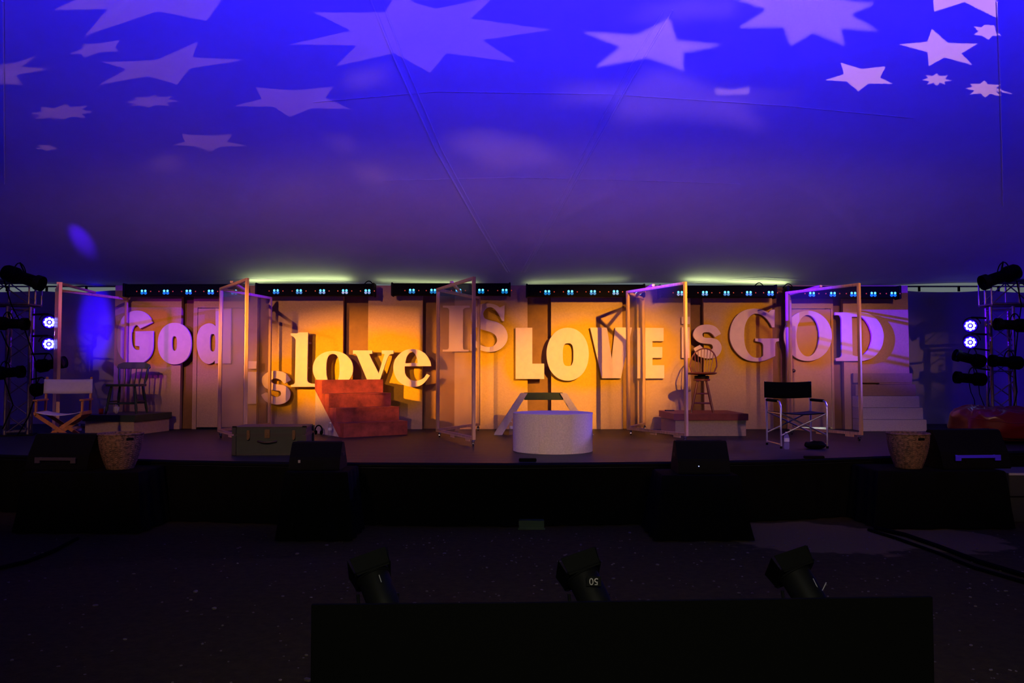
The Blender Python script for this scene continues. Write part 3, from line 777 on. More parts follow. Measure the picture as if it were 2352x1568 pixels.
# --- steamer trunk
def trunk():
    p = at_z(538, 1046, STAGE)
    o = thing('steamer_trunk', 'dark green steamer trunk with black edges at stage front', 'trunk', (p.x, p.y, STAGE), R(3))
    W, D, H = .80, .45, .33
    MB().box((W / 2, D / 2, .118), (W, D, .236 - .01), bev=.006).build('body', 'trunk', o)
    ld = MB().box((W / 2, D / 2, .284), (W, D, .086), bev=.006).build('lid', 'trunk', o)
    e = MB()
    for z in (.012, .229): e.box((W / 2, D / 2, z), (W + .012, D + .012, .020))
    for x in (0, W):
        for y in (0, D): e.box((x, y, .118), (.045, .045, .22))
    e.build('edging', 'trunkedge', o)
    e = MB()
    for z in (.248, .322): e.box((W / 2, D / 2, z), (W + .012, D + .012, .018))
    for x in (0, W):
        for y in (0, D): e.box((x, y, .285), (.045, .045, .07))
    e.build('edging', 'trunkedge', ld)
    for x in (.16, W - .12):
        m = MB(); m.box((x, -.012, .245), (.035, .014, .09), bev=.003); m.box((x, -.018, .22), (.022, .014, .05), bev=.003); m.cyl((x, -.018, .195), (x, -.03, .195), .014, seg=12)
        m.build('latch', 'brass', o)
    m = MB(); m.box((W * .47, -.012, .25), (.06, .014, .10), bev=.004); m.cyl((W * .47, -.018, .25), (W * .47, -.030, .25), .020, seg=14)
    m.build('lock_plate', 'brass', o)
    m = MB(); m.tube([(W * .47 - .11 + .22 * t, -.012 - .03 * math.sin(PI * t), .165 - .012 * math.sin(PI * t)) for t in [i / 12 for i in range(13)]], .011, 8)
    m.build('handle', 'leather', o, smooth=True)
    for x in (.0, W):
        for z in (.02, .32):
            m = MB(); m.box((x, -.006, z), (.05, .014, .04), bev=.003); m.build('corner_plate', 'blackmetal', o)
trunk()
# --- platforms
def platform(name, label, slab, p0, W, D, H, rz, body):
    o = thing('platform', label, 'platform', (p0[0], p0[1], STAGE), rz)
    s = .10
    MB().box((W / 2, D / 2, H - s / 2), (W, D, s), bev=.003).build('top_slab', slab, o)
    ins = .03
    MB().box((W / 2, ins + .009, (H - s) / 2), (W - 2 * ins, .018, H - s)).build('front_board', body, o)
    MB().box((W / 2, D - ins - .009, (H - s) / 2), (W - 2 * ins, .018, H - s)).build('back_board', body, o)
    for x in (ins + .009, W - ins - .009):
        MB().box((x, D / 2, (H - s) / 2), (.018, D - 2 * ins - .036, H - s)).build('side_board', body, o)
    return o
a = at_z(188, 998, STAGE)
PL = platform('', 'low platform with green slab top under the green spindle chair', 'greenslab', (a.x, a.y, 0), .88, 1.0, .306, R(-8), 'yellowside')
b = at_z(1553, 1001, STAGE)
PR = platform('', 'low platform with red brown slab top under the tall stool', 'redslab', (b.x - .04, b.y - .03, 0), 1.13, 1.15, .335, R(0.5), 'yellowside')
# --- cream bleacher steps
def bleacher():
    a = at_z(1983, 990, STAGE); b = at_z(2129, 990, STAGE)
    o = thing('box_steps', 'cream and tan five tier box steps at right end of the set', 'steps', (a.x, a.y, STAGE))
    W = b.x - a.x; r, t = .190, .085
    for k in range(5):
        W2 = W - .012 * k
        m = 'cream' if k < 3 else 'kraft'
        z0 = r * k; hh = r - .004
        if k == 4:
            z0 += .026; hh -= .026
            MB().box((W2 * .72, k * t + .04, r * k + .012), (W2 * .55, .06, .026)).build('shim', 'kraft', o)
        MB().box((W2 / 2, k * t + (.40 - k * t) / 2, z0 + hh / 2), (W2, .40 - k * t, hh), bev=.004).build('tier', m, o)
    return o
bleacher()

# --- green spindle chair on the left platform
def spindle_chair():
    z0 = STAGE + .306
    Y = 12.5
    cxp = at_y(292, 900, Y).x
    o = thing('spindle_chair', 'dark green spindle back wooden chair on the green topped platform', 'chair', (cxp, Y, z0 + .004), R(3))
    m = MB()
    m.grid(1, 1, lambda u, v: Vector((u * .01, v * .01, .44)))
    m = MB(); m.prism([(-.25, -.20), (-.22, -.24), (.22, -.24), (.25, -.20), (.22, .20), (-.22, .20)], (1, 0, 0), (0, 1, 0), (0, 0, 1), .035, (0, 0, .43)).build('seat', 'green', o)
    for sx in (-1, 1):
        for sy in (-1, 1):
            a = Vector((sx * .18, sy * .15, .43)); b = Vector((sx * .235, sy * .205, 0))
            prof = [0, .12, .25, .45, .6, .8, 1]; rad = [.017, .020, .024, .026, .019, .023, .014]
            MB().tube([a.lerp(b, t) for t in prof], .02, 10, radii=rad).build('leg', 'green', o, smooth=True)
    for sy in (-1, 1): MB().tube([(-.212, sy * .182, .16), (.212, sy * .182, .16)], .011, 8).build('stretcher', 'green', o, smooth=True)
    for sx in (-1, 1): MB().tube([(sx * .21, -.18, .19), (sx * .21, .18, .19)], .011, 8).build('stretcher', 'green', o, smooth=True)
    for sx in (-1, 1):
        MB().tube([(sx * .20, .17, .46), (sx * .215, .20, .56), (sx * .225, .222, .69), (sx * .23, .232, .735)], .018, 10, radii=[.014, .021, .018, .014]).build('back_post', 'green', o, smooth=True)
    for i in range(4):
        x = -.12 + .08 * i
        MB().tube([(x * .95, .175, .46), (x * 1.02, .215, .6), (x * 1.1, .232, .735)], .009, 8, radii=[.008, .011, .008]).build('spindle', 'green', o, smooth=True)
    m = MB(); m.prism([(-.265, .0), (-.25, -.02), (.25, -.02), (.265, .0), (.25, .045), (.17, .08), (-.17, .08), (-.25, .045)], (1, 0, 0), (0, .25, 1), (0, 1, -.25), .028, (0, .222, .735))
    m.build('top_rail', 'green', o)
    return o
spindle_chair()

# --- tall bow back stool on the right platform
def stool():
    Y = 12.35; z0 = STAGE + .335
    cx = at_y(1612, 900, Y).x
    o = thing('swivel_stool', 'tall red brown bow backed swivel stool on the red topped platform', 'stool', (cx, Y, z0 + .003), R(-24))
    H = .60
    m = MB(); m.lathe([(.05, H - .02), (.20, H - .012), (.232, H + .004), (.235, H + .018), (.21, H + .026), (.10, H + .014), (.02, H + .012)], 40)
    m.build('seat', 'stoolwood', o, smooth=True)
    m = MB(); m.lathe([(.10, H - .075), (.115, H - .07), (.115, H - .04), (.10, H - .03)], 28); m.cyl((0, 0, H - .035), (0, 0, H - .012), .06, seg=20)
    m.build('swivel_plate', 'blackmetal', o, smooth=True)
    m = MB(); m.lathe([(.10, H - .115), (.13, H - .11), (.13, H - .08), (.11, H - .075)], 28); m.build('hub', 'stoolwood', o, smooth=True)
    T, B = .095, .235
    legs = []
    for k in range(4):
        a = R(45 + 90 * k) + R(12)
        p0 = Vector((math.cos(a) * T, math.sin(a) * T, H - .10)); p1 = Vector((math.cos(a) * B, math.sin(a) * B, 0))
        legs.append((p0, p1))
        MB().tube([p0.lerp(p1, t) for t in (0, .2, .5, .8, 1)], .015, 10, radii=[.014, .019, .018, .015, .012]).build('leg', 'stoolwood', o, smooth=True)
    for t in (.42, .72):
        for k in range(4):
            if (t == .42 and k % 2): continue
            a0, b0 = legs[k]; a1, b1 = legs[(k + 1) % 4]
            MB().tube([a0.lerp(b0, t), a1.lerp(b1, t)], .010, 8).build('stretcher', 'stoolwood', o, smooth=True)
    for k in (1, 3):
        a0, b0 = legs[k]; a1, b1 = legs[(k + 1) % 4]
        MB().tube([a0.lerp(b0, .50), a1.lerp(b1, .50)], .010, 8).build('stretcher', 'stoolwood', o, smooth=True)
    # bow back
    def bow(t):
        a = PI * t
        x = -.212 * math.cos(a); z = H + .02 + .385 * (math.sin(a) ** .62)
        if t < .001 or t > .999: x *= .82
        y = .10 + .11 * (z - H) / .385 + .05 * math.sin(a)
        return Vector((x, y, z))
    MB().tube([bow(i / 30) for i in range(31)], .011, 10).build('back_bow', 'stoolwood', o, smooth=True)
    for i in range(7):
        x = -.135 + .045 * i
        ct = math.acos(max(-1, min(1, -(x * 1.12) / .212))) / PI
        b = bow(ct)
        MB().tube([(x * .82, .12 + .05 * (1 - (x / .14) ** 2), H + .02), tuple(b)], .006, 8).build('spindle', 'stoolwood', o, smooth=True)
    return o
stool()

# --- white canvas director's chair
def wood_director():
    p = at_z(133, 1004, STAGE)
    o = thing('directors_chair', 'folding wooden chair with white canvas back at stage left', 'chair', (at_y(146, 940, 10.35).x, 10.35, STAGE), R(14))
    w, d = .27, .23
    wood = 'orangewood'
    for sx in (-1, 1):
        MB().bar((sx * w, -d, .60), (sx * w, d, .60), .05, .022, bev=.003).build('armrest', wood, o)
        MB().bar((sx * w, -d + .05, .44), (sx * w, -d + .05, .59), .022, .04).build('arm_post', wood, o)
        MB().bar((sx * w, d - .05, .44), (sx * w, d + .0, .90), .022, .04).build('back_post', wood, o)
        MB().bar((sx * w, -d, .43), (sx * w, d, .43), .025, .045).build('seat_rail', wood, o)
        MB().bar((sx * w, -d, .02), (sx * w, d, .02), .028, .04).build('foot_rail', wood, o)
    for y in (-d + .03, d - .03):
        MB().bar((-w, y, .42), (w, y, .03), .045, .02, up=(0, 1, 0)).build('cross_leg', wood, o)
        MB().bar((-w, y + .022, .03), (w, y + .022, .42), .045, .02, up=(0, 1, 0)).build('cross_leg', wood, o)
    def seat(u, v):
        x = -w + 2 * w * u; y = -d + 2 * d * v
        return Vector((x, y, .452 - .045 * math.sin(PI * u)))
    m = MB(); m.grid(14, 6, seat)
    s = m.build('seat', 'canvas', o, smooth=True); s['label'] = 'white canvas seat'
    md = s.modifiers.new('thick', 'SOLIDIFY'); md.thickness = .006
    def back(u, v):
        x = -w - .025 + (2 * w + .05) * u; z = .68 + .19 * v
        y = d - .055 + (z - .44) / .46 * .05 + .03 * math.sin(PI * u) - .025
        return Vector((x, y, z - .006 * math.sin(PI * u)))
    m = MB(); m.grid(14, 4, back)
    s = m.build('backrest', 'canvas', o, smooth=True); s['label'] = 'white canvas back'
    md = s.modifiers.new('thick', 'SOLIDIFY'); md.thickness = .008
    return o
wood_director()
# --- black and aluminium director's chair
def alu_director():
    fl = at_z(1793, 1033, STAGE); fr = at_z(1900, 1030, STAGE); bl = at_z(1762, 1024, STAGE); br = at_z(1862, 1015, STAGE)
    c4 = (fl + fr + bl + br) / 4
    o = thing('directors_chair', 'aluminium folding chair with black canvas back at stage right', 'chair', (c4.x, c4.y, STAGE), R(1.5))
    w = .295; d = .255
    r = .012
    for s in (-1, 1):
        # front post runs up and bends back into the arm
        MB().tube([(s * w, -d, 0), (s * w, -d, .50), (s * w, -d + .015, .55), (s * w, -d + .05, .585), (s * w, -d + .09, .595), (s * w, d - .01, .595)], r, 10).build('front_post', 'alu', o, smooth=True)
        MB().tube([(s * w, d, 0), (s * w, d, .60)], r, 10).build('rear_post', 'alu', o, smooth=True)
        MB().tube([(s * w, d + .022, .30), (s * w, d + .028, .60), (s * w, d + .035, .845)], .010, 10).build('back_tube', 'alu', o, smooth=True)
        MB().tube([(s * w, -d + .10, .597), (s * w, d - .02, .597)], .019, 10).build('arm_pad', 'blacksoft', o, smooth=True)
        MB().tube([(s * w, -d, .05), (s * w, d, .05)], .009, 8).build('foot_tube', 'alu', o, smooth=True)
        MB().tube([(s * (w - .02), -d - .004, .435), (s * (w - .02), d + .004, .435)], .010, 8).build('seat_tube', 'alu', o, smooth=True)
        for y in (-d, d):
            MB().cyl((s * w, y, 0), (s * w, y, .03), .016, seg=12).build('foot_cap', 'blackmetal', o)
    for y in (-d - .006, d - .006):
        MB().tube([(-w, y, .165), (w - .02, y, .435)], .010, 8).build('cross_tube', 'alu', o, smooth=True)
        MB().tube([(w, y + .022, .165), (-w + .02, y + .022, .435)], .010, 8).build('cross_tube', 'alu', o, smooth=True)
    m = MB(); m.grid(14, 6, lambda u, v: Vector((-w + .02 + (2 * w - .04) * u, -d + 2 * d * v, .449 - .022 * math.sin(PI * u))))
    s = m.build('seat', 'blacksoft', o, smooth=True); s['label'] = 'black canvas seat'
    s.modifiers.new('thick', 'SOLIDIFY').thickness = .008
    m = MB(); m.grid(14, 4, lambda u, v: Vector((-w - .022 + (2 * w + .044) * u, d + .022 + .02 * math.sin(PI * u), .625 + .215 * v - .012 * math.sin(PI * u))))
    s = m.build('backrest', 'blacksoft', o, smooth=True); s['label'] = 'black canvas back'
    s.modifiers.new('thick', 'SOLIDIFY').thickness = .012
    return o
alu_director()

# --- baskets, standing on the draped stands in front of the stage
def basket(label, loc, rt, rb, h, rz):
    o = thing('wicker_basket', label, 'basket', loc, rz)
    m = MB(); seg = 96; nr = 34
    prof = []
    for i in range(nr + 1):
        t = i / nr; r = rb + (rt - rb) * (math.sin(t * PI * .5) ** .9)
        prof.append((r, h * t))
    rings = []
    for j, (r, z) in enumerate(prof):
        ring = []
        for k in range(seg):
            a = k * 2 * PI / seg
            rr = r + .0035 * math.sin(seg / 4 * a + (PI if j % 2 else 0)) + (.0025 if j % 2 else 0)
            ring.append(m.bm.verts.new((math.cos(a) * rr, math.sin(a) * rr, z)))
        rings.append(ring)
    for A, B in zip(rings, rings[1:]):
        for k in range(seg): m.bm.faces.new((A[k], A[(k + 1) % seg], B[(k + 1) % seg], B[k]))
    m.bm.faces.new(list(reversed(rings[0])))
    s = m.build('body', 'basket', o, smooth=True); s.modifiers.new('thick', 'SOLIDIFY').thickness = .012
    MB().tube([(math.cos(a) * (rt + .001), math.sin(a) * (rt + .001), h) for a in [k * 2 * PI / 40 for k in range(40)]], .011, 8, closed=True).build('rim', 'basket', o, smooth=True)
    MB().box((math.cos(-1.0) * (rt + .002), math.sin(-1.0) * (rt + .002), h - .045), (.012, .075, .028), rz=-1.0, bev=.005).build('handle_slot', 'blacksoft', o)
    return o
# --- draped stands
def stand(label, x0, x1, yfront, depth, top, flare=.05):
    o = thing('draped_stand', label, 'stand', ((x0 + x1) / 2, yfront + depth / 2, 0))
    W = x1 - x0
    def ring(z, extra, fold):
        P = []
        n = 30
        w2, d2 = W / 2 + extra, depth / 2 + extra
        for s in range(4):
            for i in range(n):
                t = i / n
                if s == 0: p = (-w2 + 2 * w2 * t, -d2)
                elif s == 1: p = (w2, -d2 + 2 * d2 * t)
                elif s == 2: p = (w2 - 2 * w2 * t, d2)
                else: p = (-w2, d2 - 2 * d2 * t)
                q = Vector((p[0], p[1], 0)); nn = q.normalized()
                a = (s * n + i) * 2 * PI / 9
                q += nn * fold * math.sin(a + .8 * math.sin(a * .31))
                P.append((q.x, q.y, z))
        return P
    m = MB(); rings = []
    for z, e, f in ((top, -.012, 0), (top - .012, 0, 0), (top * .7, .004 + flare * .25, .010), (top * .35, flare * .6, .020), (.015, flare, .030)):
        rings.append([m.bm.verts.new(p) for p in ring(z, e, f)])
    for A, B in zip(rings, rings[1:]):
        for k in range(len(A)): m.bm.faces.new((A[k], A[(k + 1) % len(A)], B[(k + 1) % len(A)], B[k]))
    m.bm.faces.new(rings[0])
    m.build('drape', 'skirt', o, smooth=True)
    f = MB()
    for sx in (-1, 1):
        for sy in (-1, 1): f.box((sx * (W / 2 - .06), sy * (depth / 2 - .06), (top - .03) / 2), (.04, .04, top - .03))
    f.box((0, 0, top - .03), (W - .06, depth - .06, .02))
    f.build('frame', 'blackmetal', o)
    return o
def wedge(label, loc, W, H, D, rz, lip=None, lipcol=None, marks=None):
    o = thing('stage_monitor', label, 'speaker', loc, rz)
    # seen from behind: sloping grille faces the stage
    poly = [(-D * .50, 0), (-D * .40, H * .42), (-D * .12, H), (D * .10, H), (D * .5, H * .18), (D * .5, 0)]
    s = MB(); s.prism(poly, (0, 1, 0), (0, 0, 1), (1, 0, 0), W, (-W / 2, 0, 0))
    es = [e for e in s.bm.edges if abs((e.verts[0].co - e.verts[1].co).x) > W * .9]
    bmesh.ops.bevel(s.bm, geom=es, offset=.012, segments=2, affect='EDGES')
    s.build('cabinet', 'black', o)
    g = MB(); a = Vector((0, D * .11, H + .002)); b = Vector((0, D * .495, H * .2 + .003))
    g.bar(a, b, W * .9, .008, up=(0, .5, 1)); g.build('grille', 'blackmetal', o)
    MB().box((0, -D * .452, H * .22), (W * .34, .012, H * .16), rx=-.2, bev=.003).build('connector_panel', 'black', o)
    for s_ in (-1, 1):
        MB().box((s_ * (W / 2 + .001), 0, H * .55), (.006, .12, .035), bev=.002).build('handle_recess', 'blackmetal', o)
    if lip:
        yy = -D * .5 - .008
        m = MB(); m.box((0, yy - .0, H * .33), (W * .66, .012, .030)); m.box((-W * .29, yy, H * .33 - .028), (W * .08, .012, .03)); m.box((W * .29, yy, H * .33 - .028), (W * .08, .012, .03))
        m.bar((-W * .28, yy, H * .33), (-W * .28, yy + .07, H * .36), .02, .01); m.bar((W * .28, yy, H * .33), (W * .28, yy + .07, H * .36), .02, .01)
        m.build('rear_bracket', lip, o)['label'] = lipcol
    if marks: marks(o)
    return o
# left stand: wedge + basket
sc_ = 8.0
def X(px, Y): return (px - 1176) / F * Y
stand('wide black draped stand at far left in front of the stage', X(62, 8.0), X(325, 8.0), 7.98, .62, .61)
wedge('black floor monitor at far left beside the wicker basket', (X(158, 8.25), 8.30, .615), .66, .36, .44, R(-4), 'dimlip', 'dull bracket catching a thin line of light')
basket('brown wicker basket on the far left draped stand', (X(280, 8.25), 8.26, .613), .212, .125, .365, .3)
stand('narrow black draped stand below the dark trunk', X(655, 7.6), X(800, 7.6), 7.62, .52, .66)
def m_left(o):
    t = MB().box((-.145, -.172, .085), (.022, .004, .028)).build('label_plate', 'paint', o)
wedge('black floor monitor in front of the dark trunk', (X(729, 7.8), 7.88, .665), .50, .262, .36, 0, None, None, m_left)
stand('black draped stand in front of the red topped platform', X(1522, 7.6), X(1700, 7.6), 7.66, .52, .62, .09)
def m_right(o):
    b = bpy.data.materials.new('tiny blue indicator'); 
    MB().cyl((-.055, -.180, .075), (-.055, -.186, .075), .004, seg=8).build('indicator', 'blueled', o)
wedge('black floor monitor with tiny blue light in front of the right platform', (X(1612, 7.8), 7.92, .625), .51, .31, .38, 0, None, None, m_right)
stand('wide black draped stand at far right in front of the stage', X(2010, 8.2), X(2300, 8.2), 8.18, .62, .60, .04)
wedge('black floor monitor with blue light painted on its lower bracket at far right', (X(2222, 8.4), 8.52, .605), .76, .40, .46, R(5), 'blue_light_lip', 'bracket with blue light painted in')
basket('brown wicker basket on the far right draped stand', (X(2084, 8.4), 8.42, .603), .208, .125, .365, -.4)

# --- red bean bag
def beanbag():
    Y = 10.9; cx = X(2300, Y)
    o = thing('bean_bag', 'large red vinyl bean bag at the right edge of the stage', 'bean bag', (cx, Y, STAGE))
    bm = bmesh.new(); bmesh.ops.create_icosphere(bm, subdivisions=6, radius=1)
    for v in bm.verts:
        p = v.co.copy(); a = math.atan2(p.y, p.x); z = p.z
        rr = .66 * (1 - max(0, z) ** 2.2 * .35); flat = 1
        x, y = p.x * rr / max(.01, 1), p.y * .50
        e = .72
        x = .66 * math.copysign(abs(p.x) ** e, p.x); y = .48 * math.copysign(abs(p.y) ** e, p.y)
        zz = .27 + .27 * math.copysign(abs(z) ** .7, z)
        dent = math.exp(-((p.x - .15) ** 2 / .25 + (p.y + .1) ** 2 / .3)) * max(0, z)
        zz -= .14 * dent
        n1 = noise.noise(Vector((p.x * 2.2, p.y * 2.2, p.z * 2.2)))
        n2 = noise.noise(Vector((p.x * 5 + 4, p.y * 5, p.z * 3)))
        wr = abs(math.sin(a * 7 + n1 * 4)) ** 3 * max(0, z) * .03
        k = 1 + .06 * n1
        v.co = Vector((x * k, y * k, max(0.0, zz + .035 * n2 * (1 if zz > .05 else 0) - wr)))
    me = bpy.data.meshes.new('body'); bm.to_mesh(me); bm.free(); me.materials.append(M['beanbag'])
    for p in me.polygons: p.use_smooth = True
    b = bpy.data.objects.new('body', me); COL.objects.link(b); b.parent = o
    P = []
    for i in range(26):
        t = i / 25; x = -.60 + 1.2 * t
        P.append((x, -.40 - .03 * math.cos(x * 3), .34 - .06 * math.sin(PI * t)))
    hits = []
    for (x, y, z) in P:
        # walk the seam along the front of the bag
        best = min((v.co for v in me.vertices if v.co.y < -.1), key=lambda c_: (c_.x - x) ** 2 + (c_.z - z) ** 2)
        hits.append(best + Vector((0, -.002, 0)))
    MB().tube(hits, .006, 6).build('piping', 'beanbag', o, smooth=True)
beanbag()

# --- small things
def bottle(label, px, py, h=.21, surf=STAGE, Y=None):
    p = at_z(px, py, surf)
    o = thing('water_bottle', label, 'bottle', (p.x, p.y, surf))
    r = .032
    MB().lathe([(r * .8, 0), (r, .01), (r, h * .3), (r * .93, h * .36), (r, h * .42), (r, h * .68), (r * .75, h * .80), (r * .42, h * .9), (r * .42, h * .93)], 20).build('body', 'bottle', o, smooth=True)
    MB().cyl((0, 0, h * .93), (0, 0, h), r * .46, seg=16).build('cap', 'bottlecap', o, smooth=True)['label'] = 'white screw cap'
    MB().lathe([(r + .0008, h * .44), (r + .0008, h * .64)], 20, capb=False, capt=False).build('wrapper', 'label', o, smooth=True)['label'] = 'pale paper wrapper'
    return o
bottle('clear water bottle on the floor beside the red steps', 758, 1002)
bottle('clear water bottle between the white bench and the round plinth', 1174, 998)
bottle('clear water bottle under the black canvas chair', 1807, 1031, .215)
bottle('clear water bottle at left of the green topped platform', 182, 999, .16)
def headphones():
    p = at_z(743, 998, STAGE)
    o = thing('headphones', 'black headphones on the floor by the white side of the red steps', 'headphones', (p.x - .05, p.y - .10, STAGE), R(-20))
    MB().tube([(-.065 * math.cos(PI * t), 0, .06 + .09 * math.sin(PI * t)) for t in [i / 16 for i in range(17)]], .011, 8).build('headband', 'black', o, smooth=True)
    for s in (-1, 1):
        MB().lathe([(.022, 0), (.034, .010), (.034, .022), (.016, .027)], 20, (s * .066, 0, .042), Matrix.Rotation(s * -PI / 2, 3, 'Y')).build('ear_cup', 'blacksoft', o, smooth=True)
headphones()
def cup(label, px, py, m, h, r):
    zs = STAGE + .306
    p = at_z(px, py, zs)
    o = MB().lathe([(r * .75, 0), (r, h), (r * .94, h), (r * .7, .006)], 22, capt=True).build('cup', m, smooth=True)
    o.location = (p.x, p.y, zs)
    tag(o, label, 'cup')
cup('small red cup on the green topped platform', 232, 950.5, 'redcup', .085, .04)
cup('clear plastic cup beside the red cup on the platform', 244, 951, 'cup', .115, .038)
def crumple():
    zs = STAGE + .306; p = at_z(267, 950, zs)
    bm = bmesh.new(); bmesh.ops.create_icosphere(bm, subdivisions=4, radius=1)
    for v in bm.verts:
        n1 = noise.noise(v.co * 2.4); n2 = noise.noise(v.co * 6)
        v.co = Vector((v.co.x * .038, v.co.y * .035, (v.co.z + 1) * .066)) * (1 + .28 * n1 + .15 * n2)
        v.co.z = max(0, v.co.z)
    me = bpy.data.meshes.new('crumpled_bag'); bm.to_mesh(me); bm.free(); me.materials.append(M['canvas'])
    for q in me.polygons: q.use_smooth = True
    o = bpy.data.objects.new('crumpled_bag', me); COL.objects.link(o); o.location = (p.x, p.y, zs)
    tag(o, 'crumpled pale bag at the foot of the green spindle chair', 'bag')
crumple()
def eyeglasses():
    zs = STAGE + .335; p = at_z(1535, 944, zs)
    o = thing('mobile_phone', 'small flat silver edged phone on the left corner of the red slab', 'phone', (p.x + .03, p.y + .04, zs), R(8))
    MB().box((0, 0, .008), (.15, .075, .016), bev=.005).build('body', 'black', o)
    MB().box((0, 0, .017), (.135, .064, .003)).build('screen', 'blackmetal', o)
    MB().box((0, -.039, .009), (.145, .003, .006)).build('silver_edge', 'chrome', o)['label'] = 'shiny silver edge'
eyeglasses()
def cap_bag():
    p = at_z(1876, 1031, STAGE)
    bm = bmesh.new(); bmesh.ops.create_icosphere(bm, subdivisions=4, radius=1)
    for v in bm.verts:
        n1 = noise.noise(v.co * 1.8 + Vector((3, 1, 0)))
        v.co = Vector((v.co.x * .135, v.co.y * .09, max(0, .045 + v.co.z * .052 + .02 * n1 * (v.co.z > 0))))
    me = bpy.data.meshes.new('soft_pouch'); bm.to_mesh(me); bm.free(); me.materials.append(M['blacksoft'])
    for q in me.polygons: q.use_smooth = True
    o = bpy.data.objects.new('soft_pouch', me); COL.objects.link(o); o.location = (p.x, p.y + .05, STAGE)
    tag(o, 'lumpy black pouch on the floor by the right leg of the black chair', 'bag')
cap_bag()
def cable_box():
    p = at_z(1212, 1060, STAGE)
    o = MB().box((0, 0, .018), (.19, .07, .036), bev=.006).build('floor_box', 'black'); o.location = (p.x, p.y + .02, STAGE)
    tag(o, 'small black floor box on the stage edge in front of the plinth', 'box')
    p = at_z(1872, 1053, STAGE)
    o = MB().box((0, 0, .014), (.22, .06, .028), bev=.006).build('floor_box', 'black'); o.location = (p.x, p.y + .03, STAGE)
    tag(o, 'small black floor box on the stage edge below the black chair', 'box')
cable_box()
# ============================================================ side rigs
def truss_tower(label, cx, cy, rz, z0, z1):
    o = thing('truss_tower', label, 'truss', (cx, cy, z0), rz)
    h = z1 - z0; s = .15
    C4 = [(-s, -s), (s, -s), (s, s), (-s, s)]
    for (x, y) in C4:
        MB().cyl((x, y, .02), (x, y, h), .024, seg=14).build('chord', 'truss', o, smooth=True)
    for i in range(4):
        a, b = C4[i], C4[(i + 1) % 4]
        m = MB(); n = 7
        for k in range(n):
            zA, zB = h * k / n + .03, h * (k + 1) / n - .0
            p, q = (a, b) if k % 2 == 0 else (b, a)
            m.cyl((p[0], p[1], zA), (q[0], q[1], zB), .009, seg=8)
        for z in (.06, h * .5, h - .04): m.cyl((a[0], a[1], z), (b[0], b[1], z), .011, seg=8)
        m.build('lattice', 'truss', o, smooth=True)
    MB().box((0, 0, .01), (.46, .46, .02), bev=.004).build('base_plate', 'blackmetal', o)
    return o
def truss_beam(label, x0, x1, y, z0, z1, name='truss_beam'):
    o = thing(name, label, 'truss', (x0, y, z0))
    L = x1 - x0; h = z1 - z0; s = .16
    for yy in (-s, s):
        for zz in (0, h): MB().cyl((0, yy, zz), (L, yy, zz), .024, seg=14).build('chord', 'truss', o, smooth=True)
    n = max(2, int(abs(L) / .42))
    for yy in (-s, s):
        m = MB()
        for k in range(n):
            a = L * k / n; b = L * (k + 1) / n
            z = (0, h) if k % 2 == 0 else (h, 0)
            m.cyl((a, yy, z[0]), (b, yy, z[1]), .010, seg=8)
            m.cyl((a, yy, 0), (a, yy, h), .012, seg=8)
        m.cyl((L, yy, 0), (L, yy, h), .012, seg=8)
        m.build('lattice', 'truss', o, smooth=True)
    m = MB()
    for x in (0, L):
        for zz in (0, h): m.cyl((x, -s, zz), (x, s, zz), .014, seg=8)
        m.cyl((x, 0, 0), (x, 0, h), .016, seg=8)
    m.build('end_frame', 'truss', o, smooth=True)
    return o
TY = 12.05
truss_tower('aluminium truss tower at the left edge of the stage', X(45, TY), TY, R(24), STAGE, 2.62)
truss_beam('horizontal aluminium truss on top of the left tower', X(78, TY), -9.4, TY, 2.66, 3.02)
truss_tower('aluminium truss tower behind the red bean bag', X(2298, TY), TY, R(-20), STAGE, 2.62)
truss_beam('horizontal aluminium truss on top of the right tower', X(2266, TY), 9.4, TY, 2.66, 3.02)

def frame_of(d):
    d = Vector(d).normalized(); q = d.to_track_quat('Z', 'Y')
    return q.to_matrix()
def led_par(label, px, py, Y, d, tx):
    p = at_y(px, py, Y); d = Vector(d).normalized(); A = frame_of(d)
    o = thing('led_par_lamp', label, 'stage light', p)
    c0 = -d * .0
    MB().lathe([(.055, -.24), (.075, -.23), (.085, -.16), (.088, -.02), (.100, 0), (.100, .012)], 28, axis=A).build('housing', 'blackmetal', o, smooth=True)
    MB().lathe([(.094, .004), (.09, .014)], 28, axis=A, ).build('lamp_face', 'blueglow', o, smooth=True)['label'] = 'blue glowing lamp face'
    m = MB()
    pos = [(0, 0)] + [(.056 * math.cos(k * PI / 4), .056 * math.sin(k * PI / 4)) for k in range(8)]
    for (u, v) in pos:
        m.lathe([(.0215, .012), (.019, .020), (.008, .026)], 14, A @ Vector((u, v, 0)), A)
    m.build('lens_cluster', 'blueled', o, smooth=True)['label'] = 'ring of round blue white lenses'
    side = A @ Vector((1, 0, 0))
    side = Vector((-d.y, d.x, 0)).normalized()
    m = MB(); yk = []
    for k in range(13):
        a = PI * k / 12
        yk.append(-d * .12 + side * (.115 * math.cos(a)) + Vector((0, 0, .03 + .10 * math.sin(a))))
    m.tube(yk, .008, 6); m.build('yoke', 'blackmetal', o, smooth=True)
    # clamp arm to the tower
    e = Vector((tx - p.x, TY - p.y, .0)); e.z = 0
    MB().tube([-d * .12 + Vector((0, 0, .13)), e * .6 + Vector((0, 0, .13)), e + Vector((0, 0, .13))], .016, 8).build('clamp', 'blackmetal', o, smooth=True)
    return o
LX, RX = X(74, TY), X(2266, TY)
led_par('upper round blue led lamp on the left truss tower', 113, 740, 11.85, (.62, -.78, -.02), LX)
led_par('lower round blue led lamp on the left truss tower', 112, 790, 11.85, (.62, -.78, -.02), LX)
led_par('upper round blue led lamp on the right truss tower', 2229, 748, 11.85, (-.62, -.78, -.02), RX)
